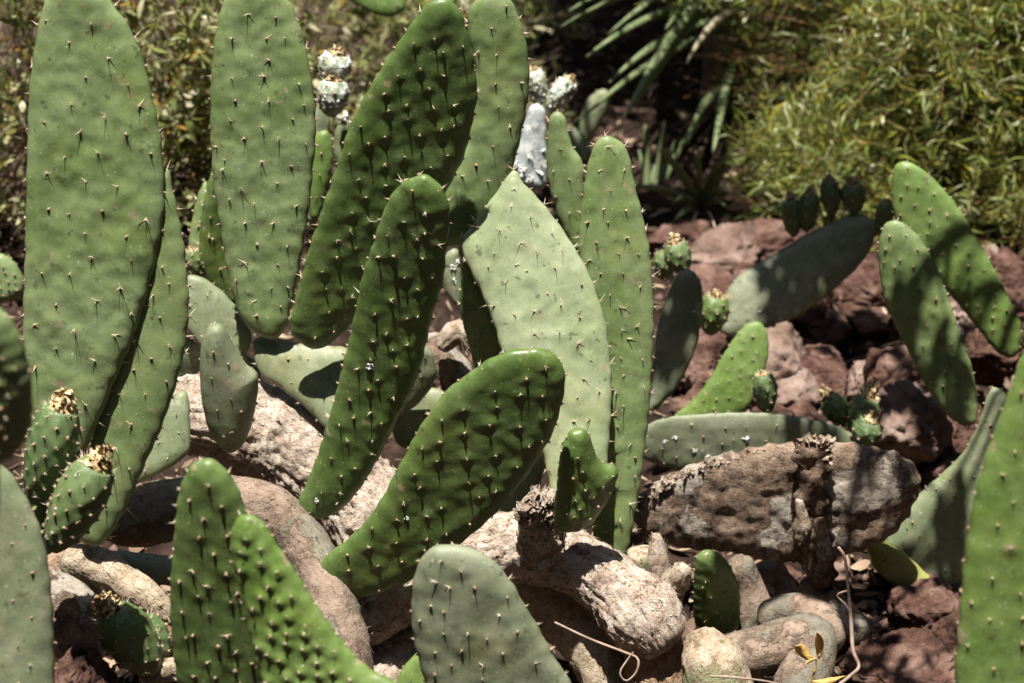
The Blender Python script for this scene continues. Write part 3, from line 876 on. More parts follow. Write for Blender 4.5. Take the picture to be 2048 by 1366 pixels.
pad(pc, [(935,30),(945,10),(965,-10),(1000,-16),(1025,5),(1040,40),(1052,80),(1058,130),(1058,180),(1050,230),(1040,280),(1030,320),(1015,360),(995,400),(970,440),(940,470),(915,490),(898,492),(885,475),(882,430),(900,350),(935,280),(950,150),(938,80)],
    3.64, -1, M['pad'], yaw=2, T=.011, slen=.014, sp=.05, lump=.0022, tub=.0008)
pad(pc, [(840,345),(805,362),(780,395),(765,430),(745,490),(725,550),(710,620),(695,690),(680,750),(668,800),(650,860),(632,920),(615,960),(602,990),(598,1010),(605,1025),(625,1033),(650,1030),(680,1018),(700,1000),(725,970),(755,920),(775,880),(800,830),(825,780),(845,720),(858,660),(872,610),(885,570),(893,510),(900,450),(898,400),(885,370),(865,350)],
    3.41, -10, M['pad_deep'], yaw=-10, T=.014, slen=.013, sp=.043, lump=.0011, tub=.0016, sig=.0062, h=.0045, bend=.012, cottons=[(745,725,9),(640,987,6)])
pad(pc, [(1062,696),(1020,702),(975,720),(940,745),(905,770),(880,795),(855,830),(830,870),(810,910),(790,945),(770,985),(745,1025),(715,1060),(680,1090),(648,1115),(632,1140),(632,1158),(650,1170),(675,1178),(690,1186),(715,1193),(745,1190),(780,1178),(820,1160),(870,1130),(900,1105),(935,1075),(965,1050),(1000,1018),(1035,975),(1065,935),(1090,895),(1110,855),(1125,800),(1131,760),(1125,730),(1110,710),(1090,700)],
    3.33, -10, M['pad_deep'], yaw=-2, T=.014, slen=.010, sp=.050, lump=.0013, tub=.0017, sig=.007, h=.0045, cottons=[(815,1025,7)])
pad(pc, [(430,648),(415,655),(404,680),(400,720),(400,760),(405,810),(418,860),(440,893),(463,903),(485,890),(500,860),(512,810),(517,765),(514,745),(495,730),(480,710),(468,690),(455,665),(443,650)],
    3.52, -7, M['pad_grey'], yaw=6, T=.024, slen=.003, sp=.042, tub=.0005, lump=.0003, count=1, rough_edge=.0002)
pad(pc, [(375,552),(410,558),(450,588),(485,630),(503,668),(497,700),(480,722),(420,705),(380,665),(350,600)], 3.72, 14, M['pad_grey'], T=.010, slen=.008, sp=.045)
pad(pc, [(340,690),(400,680),(470,700),(520,735),(500,790),(430,800),(370,790),(345,740)], 3.78, -10, M['pad_grey'], T=.010, slen=.006)
pad(pc, [(205,1100),(260,1103),(340,1112),(400,1120),(420,1150),(380,1175),(340,1172),(300,1168),(250,1145),(210,1118)], 3.3, 35, M['pad_blue'], T=.012, slen=.005)

# --- behind the two tall left pads
pb = plant('small prickly pear in shade between the two tallest light pads', 430, 640, 4.05)
pad(pb, [(425,340),(440,420),(450,500),(470,560),(480,600),(455,612),(430,590),(405,545),(398,500),(405,420)], 3.95, -4, M['pad_deep'], yaw=10, T=.010, slen=.014, sp=.04)
pad(pb, [(413,362),(425,420),(418,520),(402,552),(388,525),(378,480),(388,420),(400,380)], 4.0, 8, M['pad'], T=.010, slen=.012, sp=.04)
fruit(pb, (395,560), (383,500), 3.92, 16, flower=.8)

pb2 = plant('small bumpy round prickly pear pad among the dry shrub leaves', 0, 640, 4.2)
pad(pb2, [(-5,508),(25,520),(45,552),(46,582),(25,600),(-30,596),(-50,550)], 4.15, 10, M['pad'], yaw=6, T=.012, slen=.003, sp=.018, tub=.002, sig=.004)
tube(pb2, [(-10,590,4.2,12),(-12,640,4.22,16),(-10,720,4.25,18)], M['bark_patch'], 'stem', rough=.1)
# --- whitened plant behind the gap
pw = plant('prickly pear behind the gap with white cochineal wax over its fruits', 650, 460, 4.3)
pad(pw, [(640,205),(655,205),(660,235),(656,300),(648,350),(630,360),(615,300),(620,240)], 4.25, 6, M['pad_grey'], T=.011, slen=.006)
pad(pw, [(640,262),(655,262),(666,288),(665,330),(655,375),(640,430),(625,440),(612,400),(615,320),(625,280)], 4.1, 4, M['pad_fresh'], T=.010, slen=.008, sp=.03)
pad(pw, [(683,235),(700,240),(706,280),(700,330),(680,340),(668,310),(670,265)], 4.3, 6, M['pad_grey'], T=.011, slen=.004)
fruit(pw, (662,165), (675,108), 4.2, 32, M['fruit_white'], flower=.5, wax=80)
fruit(pw, (662,232), (668,160), 4.18, 31, M['fruit_white'], flower=.4, wax=70)
fruit(pw, (690,250), (683,228), 4.28, 10, M['fruit_white'], flower=.5, wax=20)
pad(pw, [(672,-60),(700,-90),(760,-80),(800,-30),(812,8),(796,30),(760,32),(720,14),(688,-12)], 5.2, 20, M['pad_deep'], T=.013, slen=.006, sp=.03, anchor=(740,30))

# --- right of centre: pale and slender pads
pr = plant('prickly pear with a pale sunlit pad overlapping a tall slender one', 1200, 1130, 3.6)
pad(pr, [(1027,340),(1004,368),(976,407),(947,446),(926,472),(922,492),(935,530),(960,580),(985,640),(1005,710),(1040,800),(1080,890),(1093,940),(1105,1000),(1120,1045),(1150,1062),(1185,1050),(1203,1000),(1215,920),(1222,830),(1223,760),(1219,700),(1210,640),(1195,590),(1175,540),(1155,505),(1130,465),(1105,430),(1080,400),(1050,368)],
    3.47, 17, M['pad_pale'], yaw=-2, T=.012, slen=.020, sp=.047, lump=.0022, tub=.0005, h=.005)
pad(pr, [(1210,272),(1190,288),(1175,330),(1165,390),(1158,450),(1157,520),(1160,620),(1168,740),(1178,880),(1182,1000),(1186,1070),(1200,1102),(1225,1126),(1243,1136),(1258,1092),(1270,1030),(1282,960),(1292,880),(1300,800),(1305,720),(1308,640),(1305,560),(1298,490),(1285,430),(1270,370),(1258,310),(1238,280)],
    3.56, 5, M['pad'], yaw=-3, T=.011, slen=.017, sp=.044, lump=.0018, tub=.0006, h=.005)
pad(pr, [(1115,222),(1100,235),(1095,280),(1093,330),(1100,380),(1115,430),(1135,475),(1155,505),(1172,480),(1168,420),(1168,370),(1169,342),(1164,320),(1150,300),(1138,272),(1130,235)], 3.86, 2, M['pad'], yaw=-14, T=.010, slen=.013, sp=.042, tub=.0005)
pad(pr, [(905,440),(918,500),(922,560),(920,620),(935,680),(955,745),(990,750),(1010,690),(985,620),(955,560),(930,480)], 3.74, -12, M['pad_deep'], T=.010, slen=.013, sp=.04)
pad(pr, [(1375,538),(1352,550),(1335,590),(1318,640),(1308,700),(1303,760),(1298,822),(1330,802),(1365,757),(1390,700),(1402,650),(1406,600),(1398,556)], 4.0, 12, M['pad_blue'], yaw=-6, T=.011, slen=.005, cottons=[(1388,622,4)])
fruit(pr, (1365,555), (1350,485), 4.25, 26, flower=.8)
fruit(pr, (1330,560), (1328,505), 4.3, 22, flower=0)
fruit(pr, (1420,668), (1432,592), 4.25, 30, M['pad_deep'], flower=.5)

# --- whitened pad and fruits at the edge of the shade
pk = plant('prickly pear pad crusted white with two white fruits on its tip', 1060, 420, 4.7)
pad(pk, [(1076,206),(1060,214),(1050,240),(1040,280),(1028,320),(1030,350),(1050,375),(1085,378),(1096,340),(1092,280),(1091,225)], 4.4, 3, M['pad_white'], T=.012, slen=.002, count=1, cottons=[(1045,335,12),(1040,350,12),(1060,310,8),(1085,300,7),(1080,345,9),(1060,355,10),(1035,325,8)])
fruit(pk, (1079,212), (1068,140), 4.42, 19, M['fruit_white'], flower=.6, wax=55)
fruit(pk, (1095,222), (1141,160), 4.42, 22, M['fruit_white'], flower=.7, wax=65)

# --- centre trunk with the notched pad
pt = plant('low woody prickly pear trunk bearing one small dark notched pad and a stump', 1060, 1200, 3.4)
tube(pt, [(720,1230,3.38,60),(800,1180,3.40,62),(900,1130,3.42,66),(1000,1100,3.42,66),(1080,1100,3.41,62),(1160,1130,3.39,58),(1230,1180,3.36,60),(1290,1235,3.32,70),(1325,1275,3.30,52)], M['bark'], 'trunk', seg=90, step=.004, rough=.15, fine=.21, flakes=700, capr=.5)
tube(pt, [(1092,1092,3.39,48),(1082,1060,3.375,40),(1076,1030,3.365,30),(1074,1010,3.36,18)], M['bark'], 'stump', seg=60, step=.003, rough=.45, fine=.35, nscale=26, flakes=120, capr=.1, label='broken ragged stump of an old branch')
tube(pt, [(1040,1150,3.47,50),(1120,1220,3.44,60),(1190,1300,3.40,56),(1240,1400,3.36,60)], M['bark_patch'], 'stem', rough=.12, fine=.08, flakes=160)
tube(pt, [(1300,1260,3.33,56),(1310,1330,3.33,58),(1315,1420,3.3,60)], M['bark_red'], 'stem', rough=.14, fine=.1, flakes=120)
pad(pt, [(1160,857),(1140,865),(1125,895),(1116,940),(1112,990),(1108,1040),(1120,1060),(1150,1062),(1180,1045),(1205,1015),(1225,980),(1236,945),(1230,932),(1205,925),(1192,908),(1182,880),(1173,862)],
    3.33, -9, M['pad_deep'], yaw=14, T=.016, slen=.004, sp=.030, count=1, tub=.0022, lump=.0016, h=.004)

# --- broken patchy stems, lower right
ps = plant('patchy green and tan broken stem standing beside the woody trunk', 1300, 1240, 3.42)
tube(ps, [(1320,1280,3.44,40),(1300,1220,3.44,42),(1288,1160,3.44,34),(1290,1105,3.44,34)], M['bark_patch'], 'stem', rough=.1, fine=.08, flakes=90, capr=.1)
tube(ps, [(1318,1150,3.42,22),(1316,1110,3.42,20),(1312,1070,3.42,8)], M['bark'], 'splinter', rough=.2, fine=.2, flakes=40, capr=.4)
tube(ps, [(1325,1205,3.4,30),(1350,1165,3.38,26),(1370,1140,3.36,14)], M['rotten_pale'], 'broken_end', rough=.4, fine=.3, nscale=30, flakes=90)
pq = plant('patchy tan and green stem end with peeling skin, rounded like a knee', 1430, 1360, 3.25)
tube(pq, [(1402,1272,3.27,34),(1412,1300,3.26,50),(1428,1335,3.24,62),(1440,1400,3.22,72),(1450,1480,3.2,74)], M['bark_patch'], 'stem', seg=54, rough=.20, fine=.12, flakes=320, capr=.45)
pe = plant('smooth tan elbow-shaped old stem lying on dark soil', 1580, 1320, 3.36)
tube(pe, [(1450,1320,3.36,48),(1520,1302,3.36,48),(1590,1282,3.36,48),(1625,1275,3.36,46),(1622,1320,3.33,48),(1600,1370,3.30,52),(1590,1440,3.28,52)], M['bark_smooth'], 'stem', seg=50, rough=.12, fine=.06, flakes=110, capr=.6)
tube(pe, [(1540,1235,3.5,36),(1590,1222,3.48,36),(1635,1240,3.45,40),(1650,1280,3.40,40)], M['bark_smooth'], 'stem', rough=.10, fine=.03, flakes=20)
py_ = plant('short dark green pad standing alone under the fallen rotten pad', 1440, 1270, 3.46)
pad(py_, [(1408,1103),(1392,1118),(1387,1180),(1388,1240),(1408,1262),(1450,1274),(1472,1264),(1480,1220),(1476,1170),(1458,1128),(1432,1104)], 3.45, -14, M['pad_deep'], yaw=8, T=.014, slen=.002, sp=.026, count=1, tub=.0015)
tube(py_, [(1478,1130,3.56,30),(1500,1180,3.56,30),(1518,1240,3.54,36),(1530,1300,3.5,40)], M['bark_smooth'], 'stem', rough=.1, fine=.05, flakes=40)
pz = plant('dim brown withered stems in the hollow beneath the rotten pad', 1560, 1230, 3.66)
tube(pz, [(1530,1140,3.68,36),(1560,1190,3.66,34),(1580,1250,3.62,36)], M['rotten'], 'stem', rough=.2, fine=.1)
tube(pz, [(1620,1170,3.62,30),(1670,1215,3.58,30),(1720,1265,3.52,28)], M['rotten'], 'stem', rough=.2, fine=.1)

# --- fallen rotten pad with the rag of dead tissue over it
pf = thing('fallen_pad', 'brown rotting fallen cactus pad with a pale crusty upper rim', 'cactus pad', at_ground(1560, 1140))
pad(pf, [(1268,1003),(1310,965),(1370,935),(1440,910),(1510,895),(1590,885),(1650,885),(1720,890),(1790,905),(1830,930),(1842,962),(1832,1000),(1815,1035),(1785,1070),(1745,1092),(1690,1108),(1600,1122),(1540,1120),(1450,1102),(1380,1096),(1310,1082),(1275,1060)],
    3.62, -4, M['rotten'], yaw=-4, T=.020, spines=False, lump=.0045, tub=0, h=.004, name='body', anchor=(1540,1120), rough_edge=.002)
pg = thing('dead_pad', 'ragged shrivelled strip of dead cactus draped over the rotting pad', 'dead cactus', at_ground(1640, 1180))
pad(pg, [(1590,884),(1622,874),(1655,882),(1657,930),(1650,990),(1658,1050),(1670,1110),(1668,1165),(1642,1182),(1614,1150),(1600,1100),(1587,1040),(1592,980),(1588,930)],
    3.585, -6, M['rotten_dark'], yaw=-4, T=.014, spines=False, lump=.010, tub=0, h=.0035, name='rag', rough_edge=.004)
tube(pg, [(1600,1000,3.562,9),(1606,1040,3.562,13),(1600,1080,3.565,11)], M['rotten_pale'], 'crust', seg=22, rough=.6, fine=.3, nscale=40, flakes=40)
tube(pg, [(1640,1040,3.56,11),(1648,1100,3.565,14),(1640,1145,3.57,11)], M['rotten'], 'fold', seg=24, rough=.4, fine=.2, nscale=30)

# --- behind right: lying pads with fruits
ph = plant('prickly pear lying level behind the rotting pad with white specks', 1500, 930, 4.1)
pad(ph, [(1288,858),(1330,836),(1400,828),(1480,825),(1560,828),(1620,838),(1670,850),(1712,875),(1722,905),(1690,935),(1600,952),(1500,958),(1420,955),(1370,946),(1325,932),(1288,914)],
    3.95, -3, M['pad_blue'], yaw=-4, T=.008, slen=.004, tub=.0008, sp=.042, lump=.0015, cottons=[(1492,875,9),(1462,903,7),(1416,912,10),(1530,893,6),(1390,898,6),(1330,880,6),(1352,872,6)], anchor=(1500,950))
fruit(ph, (1535,826), (1527,748), 3.97, 23, flower=.3)
fruit(ph, (1692,850), (1658,795), 4.0, 25, flower=1.1)
fruit(ph, (1708,868), (1738,795), 3.98, 29, flower=1.2)
fruit(ph, (1720,890), (1742,842), 3.93, 30, flower=.9)
pj = plant('small bright green dotted pad among the red rocks', 1440, 830, 4.3)
pad(pj, [(1512,643),(1490,650),(1465,680),(1440,720),(1410,770),(1380,805),(1350,832),(1380,850),(1440,845),(1490,820),(1507,795),(1522,760),(1535,720),(1537,680),(1528,652)], 4.2, 12, M['pad_fresh'], yaw=-5, T=.010, slen=.004, sp=.030, tub=.0016, sig=.005)
pm = plant('dark shaded prickly pear pad lying on rocks, fruits lined along its edge', 1600, 640, 4.75)
pad(pm, [(1450,592),(1470,560),(1510,530),(1560,500),(1620,465),(1680,437),(1720,427),(1745,440),(1750,470),(1735,510),(1700,550),(1650,595),(1600,630),(1560,648),(1500,660),(1460,672),(1437,660),(1446,632),(1452,612)], 4.42, 22, M['pad_blue'], yaw=-4, T=.013, slen=.004, sp=.045, cottons=[(1520,625,6),(1560,640,4)])
for (b_, t_, r_, f_) in (((1588,472),(1580,398),20,.9), ((1612,462),(1620,388),21,.9), ((1665,432),(1658,362),19,.8), ((1708,428),(1706,368),24,.7), ((1762,470),(1774,405),18,.6), ((1740,470),(1768,440),14,.9)):
    fruit(pm, b_, t_, 4.50, r_, flower=f_, wax=5)

# --- right edge group
pn = plant('prickly pear with two green pads crossing in stripes of shade above a grey pad', 1900, 1180, 3.75)
pad(pn, [(1985,775),(1955,850),(1925,905),(1880,950),(1830,995),(1790,1040),(1755,1078),(1738,1105),(1750,1138),(1790,1167),(1850,1180),(1905,1168),(1950,1138),(1985,1080),(2020,950),(2025,820)], 3.68, 9, M['pad_grey'], yaw=-4, T=.014, slen=.006, sp=.045)
pad(pn, [(1732,1092),(1756,1078),(1798,1095),(1838,1132),(1868,1163),(1848,1183),(1800,1174),(1758,1144)], 3.645, 14, M['yellow'], T=.012, spines=False, lump=.0015)
pad(pn, [(1790,440),(1767,453),(1757,500),(1760,550),(1770,600),(1790,650),(1815,700),(1840,750),(1870,800),(1900,835),(1930,852),(1950,846),(1956,820),(1950,760),(1930,690),(1905,620),(1880,550),(1850,490),(1820,455)], 3.95, 2, M['pad'], yaw=-16, T=.011, slen=.006, sp=.036, tub=.0018, sig=.006)
pad(pn, [(1808,322),(1789,334),(1783,370),(1788,430),(1812,480),(1850,530),(1900,590),(1950,650),(1990,700),(2020,716),(2038,700),(2043,655),(2030,620),(2010,580),(1985,530),(1950,470),(1920,420),(1880,370),(1840,335)], 4.15, 4, M['pad_fresh'], yaw=-14, T=.011, slen=.006, sp=.034, tub=.0015, sig=.0055)

# --- foreground
po = plant('out of focus bright green pad rising beside the grey pad and rocks', 2020, 1400, 2.65)
pad(po, [(2062,690),(2040,720),(2015,790),(1990,860),(1965,930),(1945,1010),(1930,1100),(1920,1200),(1913,1290),(1910,1366),(1930,1460),(2050,1520),(2160,1460),(2200,1200),(2180,900),(2120,730)], 2.55, 2.5, M['pad_fresh'], yaw=-4, T=.013, slen=.006, sp=.050, tub=.0016, sig=.006, lump=.0012)
pp = plant('smooth grey-green foreground pad tilted before the woody trunk', 980, 1500, 2.85)
pad(pp, [(905,1090),(870,1093),(846,1110),(829,1150),(823,1200),(825,1260),(835,1310),(850,1366),(880,1440),(960,1490),(1080,1490),(1150,1440),(1142,1366),(1112,1320),(1080,1260),(1050,1210),(1020,1160),(985,1120),(945,1098)], 2.85, -2, M['pad_blue'], yaw=-6, T=.015, slen=.011, sp=.042, tub=.0016, lump=.0016)
pad(pp, [(790,1372),(803,1340),(830,1308),(862,1300),(890,1340),(890,1420),(840,1450),(790,1430)], 3.0, 8, M['pad_fresh'], T=.010, slen=.004)
pv = plant('foreground prickly pear with a bumpy ridged young pad overlapping a dark one', 520, 1500, 2.75)
pad(pv, [(408,918),(388,925),(370,950),(357,990),(350,1050),(345,1120),(340,1180),(343,1260),(355,1366),(375,1450),(440,1480),(520,1450),(535,1366),(525,1230),(512,1120),(500,1050),(488,1008),(473,972),(452,942),(430,923)], 2.75, -8, M['pad_deep'], yaw=-10, T=.014, slen=.011, sp=.038, tub=.0015, sig=.006, lump=.0012, count=3)
pad(pv, [(500,1028),(475,1036),(462,1065),(463,1110),(475,1160),(490,1230),(508,1300),(525,1366),(560,1460),(680,1500),(800,1460),(830,1420),(790,1366),(740,1338),(700,1300),(660,1250),(620,1190),(590,1140),(555,1090),(530,1050)], 2.58, 0, M['pad_fresh'], yaw=-12, T=.013, slen=.009, sp=.028, tub=.0046, sig=.0058, lump=.0012, count=2, h=.0045)
pu = plant('dull grey-green foreground pad with pale speckles standing alone', 40, 1500, 2.75)
pad(pu, [(-5,925),(30,958),(60,1010),(82,1060),(97,1130),(106,1220),(110,1366),(105,1450),(20,1510),(-80,1460),(-125,1250),(-100,1050),(-55,940)], 2.70, 6, M['pad_grey'], yaw=4, T=.013, slen=.005, sp=.048, tub=.0006)
px_ = plant('blurred prickly pear pad edge with brown spots, lit along its rim', -60, 1400, 2.45)
pad(px_, [(-5,618),(28,652),(52,710),(64,780),(60,850),(35,902),(0,926),(-60,940),(-110,860),(-120,740),(-90,650),(-45,615)], 2.40, -12, M['pad'], yaw=-8, T=.016, slen=.003, sp=.024, tub=.003, sig=.005)
tube(px_, [(-40,925,2.42,40),(-50,1000,2.45,46),(-60,1120,2.5,50),(-70,1350,2.52,50)], M['bark'], 'stem', rough=.1)
pi_ = plant('low prickly pear stem with a ragged-topped green fruit in the shade', 300, 1400, 3.0)
fruit(pi_, (308,1345), (222,1222), 3.02, 52, flower=.9, slen=.009)
fruit(pi_, (330,1320), (280,1240), 3.07, 36, flower=0, slen=.007)
tube(pi_, [(290,1350,3.02,22),(350,1338,3.04,24),(420,1345,3.06,26),(450,1400,3.06,30)], M['bark_patch'], 'stem', rough=.1, flakes=20)
dl = thing('dead_cactus', 'splintered dry brown cactus stem with peeling bark below the fruits', 'dead cactus', at_ground(240, 1260))
tube(dl, [(140,1118,3.22,30),(190,1130,3.22,34),(250,1165,3.2,30),(310,1205,3.18,26),(335,1235,3.17,16)], M['bark_patch'], 'stem', seg=40, rough=.25, fine=.2, nscale=22, flakes=160)
tube(dl, [(110,1120,3.3,36),(170,1190,3.28,46),(240,1250,3.25,40),(330,1290,3.24,36)], M['bark_red'], 'stem', seg=40, rough=.3, fine=.2, flakes=120)
dl2 = thing('dead_pad', 'collapsed brown dead pad against the speckled grey pad', 'dead cactus', at_ground(150, 1330))
tube(dl2, [(80,1180,3.12,50),(140,1230,3.10,60),(180,1300,3.08,50)], M['rotten'], 'body', seg=40, rough=.3, fine=.2, flakes=60)
# dark withered pads filling the hollow behind the dark leaning pads
pdx = plant('withered brown pads and dim stems behind the tall dark leaning pads', 880, 900, 3.95)
tube(pdx, [(850,700,3.9,44),(900,760,3.9,48),(920,850,3.86,50),(900,960,3.82,54)], M['rotten'], 'stem', rough=.25, fine=.15, flakes=60)
tube(pdx, [(885,690,3.84,18),(915,665,3.84,24),(935,690,3.84,18)], M['rotten_pale'], 'broken_end', rough=.4, fine=.3, flakes=40)
pad(pdx, [(800,780),(870,776),(900,800),(880,860),(830,900),(790,880),(780,820)], 3.8, 16, M['pad_grey'], T=.010, slen=.004)
pad(pdx, [(985,940),(1060,880),(1090,930),(1060,1000),(1000,1060),(970,1040)], 3.7, 20, M['pad_grey'], T=.010, slen=.004)
pad(pdx, [(890,510),(915,500),(925,560),(922,610),(900,600),(885,560)], 4.0, 4, M['pad_grey'], T=.010, slen=.003, cottons=[(905,530,8),(910,560,7),(915,520,6)])
pad(pdx, [(700,690),(760,700),(850,690),(870,760),(800,830),(700,800),(680,740)], 3.78, -6, M['pad_grey'], T=.010, slen=.004)

# ------------------------------------------------------------------ rocks
rk = [
 (1440,510,80,58,'rock_pale','pinkish lumpy rock at the foot of the narrow-leaved bush'),
 (1545,500,62,50,'rock','reddish rock beside the pinkish lumpy rock, under the row of fruits'),
 (1335,490,55,34,'rock','flat reddish rock peeping out behind the tall slender pad'),
 (1420,590,60,50,'rock','red-brown rock between the grey pad and the shaded lying pad'),
 (1640,610,105,75,'rock','broad rusty rock directly beneath the shaded lying pad'),
 (1720,660,110,70,'rock','large rusty red rock overhanging a black hollow'),
 (1565,740,62,66,'rock_pale','grey-pink rock right of the small dotted pad'),
 (1645,760,52,46,'rock','small rough red rock beside the black hollow'),
 (1725,765,44,36,'rock_pale','little rounded rock with a pale worn end inside the hollow'),
 (1815,770,80,75,'rock','dark red rock left of the striped green pads'),
 (1790,865,82,80,'rock_pale','sunlit pink rock just behind the end of the rotting pad'),
 (1465,830,58,38,'rock_pale','pale pink rock above the level speckled pad'),
 (1880,880,66,66,'rock','shadowy red rock wedged under the striped green pads'),
 (1430,690,62,54,'rock','dark rough rock behind the small dotted pad'),
 (1395,750,45,45,'rock','small dark rock in the gap beside the tall slender pad'),
 (2020,570,60,54,'rock','pale red rock behind the crossing green pads'),
 (1985,720,64,60,'rock','rusty rock in the corner between the green pads'),
 (1930,650,60,50,'rock_pale','rock with yellow fallen leaf between the crossing pads'),
 (1590,660,44,34,'rock','small rust-coloured rock under the pale end of the lying pad'),
 (1860,1235,70,58,'rock','pitted brown rock beside the bright foreground pad'),
 (1925,1275,70,66,'rock','rounded reddish rock touching the bright foreground pad'),
 (1820,1345,105,62,'rock','crumbly brown lava rock low beside the dry twig'),
 (1715,1275,40,36,'rock_pale','small tan rock behind the dry twig'),
 (1800,1150,60,40,'rock','dark rock tucked beneath the yellowing pad end'),
 (1700,1150,50,44,'rock','dark rock behind the ragged dead strip'),
 (1490,590,46,40,'rock_pale','small pink rock at the pale end of the lying pad'),
 (1755,590,50,44,'rock','red rock beside the left striped pad'),
]
for i, (a, b, c, d, m_, lab) in enumerate(rk):
    rock(a, b, c * 1.1, d * 1.1, m_, label=lab, seed=i, Y={4: 4.85, 5: 4.75, 18: 4.8, 23: 3.85, 24: 3.8, 3: 4.75, 25: 4.75}.get(i))
fill = 0
for k in range(400):
    a, b = rng.uniform(1330, 2080), rng.uniform(470, 1000)
    if b > 880 and a < 1850: continue
    q = rng.uniform(24, 54)
    rock(a, b, q * 1.15, q * .9, 'rock' if k % 3 else 'rock_pale', label='small rough %s cinder rock next to the %s' % ('red' if k % 3 else 'pale', ' '.join(min(rk, key=lambda w: (w[0] - a) ** 2 + (w[1] - b) ** 2)[5].split()[:7])), seed=100 + k, sub=4)
    fill += 1
    if fill >= 80: break
for k in range(16):
    a, b = rng.uniform(1560, 1950), rng.uniform(1110, 1366); q = rng.uniform(14, 32)
    rock(a, b, q * 1.2, q * .85, 'rock' if k % 4 else 'rock_pale', label='small cinder lump on dark soil by the %s' % ' '.join(min(rk, key=lambda w: (w[0] - a) ** 2 + (w[1] - b) ** 2)[5].split()[:7]), seed=300 + k, sub=4)
o = rock(165, 1345, 62, 60, 'rock', Y=2.98, label='dark brown rock beside the speckled grey foreground pad', seed=60)
o = rock(1350, 1290, 60, 60, 'rock_pale', Y=3.5, label='pale tan rock wedged behind the patchy stems', seed=61)

# ------------------------------------------------------------------ bushes
def ell_points(n, c, r, shell=.55, rnd=rng):
    d = norm(rnd.normal(size=(n, 3))); d[:, 2] = np.where(d[:, 2] < -.05, -d[:, 2], d[:, 2])
    lump = 1 + .16 * fbm(d * 2.3 + c, 2) + .60 * fbm(d * 6 + c, 2)
    rad = (shell + (1 - shell) * rnd.random(n) ** .6) * lump
    return c + d * rad[:, None] * r, d

def bush(name, label, c, r, nleaf, L, Wd, curl, leafm, twigm, group, droop=.2, ntw=500, shell=.55, twr=.0018):
    c = np.array(c); r = np.array(r)
    root = thing(name, label, 'bush', (c[0], c[1], float(ground_z(c[0], c[1]))), group)
    b0 = np.array(root.location)
    G = Geo()
    nl = 32
    lc, ld = ell_points(nl, c, r, .86)
    lr = r.mean() * rng.uniform(.18, .36, nl)
    pick = rng.choice(nl, nleaf // 10, p=lr ** 2 / (lr ** 2).sum())
    dl_ = norm(rng.normal(size=(len(pick), 3))); dl_[:, 2] = np.where(dl_[:, 2] < -.3, -dl_[:, 2], dl_[:, 2])
    ctr = lc[pick] + dl_ * (lr[pick] * (.55 + .5 * rng.random(len(pick)) ** .7))[:, None]
    d = norm(dl_ + .4 * ld[pick])
    c2, d2 = ell_points(nleaf // 45, c, r * .82, shell)
    ctr = np.vstack([ctr, c2]); d = np.vstack([d, d2])
    ns_ = len(ctr)
    sd = norm(d * .7 + rng.normal(0, .6, d.shape) + np.array([0, 0, .35 - droop]))
    sl = L * rng.uniform(1.0, 2.2, ns_)
    kk = np.tile(np.arange(10) / 9.0, ns_)
    P = np.repeat(ctr, 10, 0) + np.repeat(sd * sl[:, None], 10, 0) * kk[:, None] + rng.normal(0, .004, (ns_ * 10, 3))
    D = np.repeat(sd, 10, 0) * .7 + rng.normal(0, .62, P.shape) - np.array([0, 0, droop * .6])
    Gs = Geo(); twigs(Gs, ctr, ctr + sd * sl[:, None], np.full(ns_, .0012), seg=3, wob=.02)
    n = len(P)
    keep = P[:, 2] > ground_z(P[:, 0], P[:, 1])
    P, D = P[keep], D[keep]; n = len(P)
    leaves(G, P, D, L * rng.uniform(.55, 1.25, n), Wd * rng.uniform(.6, 1.25, n), rng.normal(curl, .5, n), 4)
    G.build('foliage', [M[leafm]], root, stuff=True)
    G = Gs
    tips, d = ell_points(ntw, c, r, .5)
    st = c + (tips - c) * rng.uniform(.25, .75, (ntw, 1)) + rng.normal(0, .04, (ntw, 3))
    twigs(G, st, tips, np.full(ntw, twr), seg=5, wob=.04)
    nb_ = 26
    t2, _ = ell_points(nb_, c, r, .6)
    twigs(G, b0 + rng.normal(0, .05, (nb_, 3)) * np.array([1, 1, 0]), t2, np.full(nb_, twr * 3.5), seg=8, wob=.03)
    G.build('branches', [M[twigm]], root, stuff=True)
    return root

BG = 'bushes behind the cactus bed'
bush('leafy_bush', 'dense olive bush of narrow curved leaves behind the red rocks', (1.25, 5.78, .24), (.80, .72, .60), 56000, .062, .0050, 1.6, 'bush_leaf', 'twig_red', BG, .30, 1100, .66)
bush('leafy_bush', 'upper olive bush of narrow leaves rising behind the denser one', (1.02, 6.45, .40), (.58, .50, .60), 20000, .062, .0052, 1.6, 'bush_leaf', 'twig_red', BG, .30, 500, .7)
bush('leafy_bush', 'low fringe of narrow leaves creeping from the olive bush to the rocks', (1.0, 5.30, .08), (.46, .32, .20), 10000, .055, .0046, 1.4, 'bush_leaf', 'twig_red', BG, .2, 300, .6)
bush('leafy_bush', 'dry twiggy shrub with small yellowing leaves behind the tallest pad', (-1.18, 5.2, .08), (.62, .62, .78), 13000, .040, .0105, .5, 'shrub_leaf', 'twig', BG, .1, 1300, .6, .0015)
bush('leafy_bush', 'sparse brown shrub of thin twigs between the two tallest light pads', (-.66, 5.5, .10), (.42, .55, .62), 6500, .040, .0105, .5, 'shrub_leaf', 'twig', BG, .1, 1400, .55, .0015)
bush('leafy_bush', 'low sunlit yellow-green shrub behind the white waxed fruits', (-.33, 6.15, .10), (.46, .75, .42), 7000, .048, .0085, .5, 'ground_leaf', 'twig', BG, .0, 1500, .6, .0014)

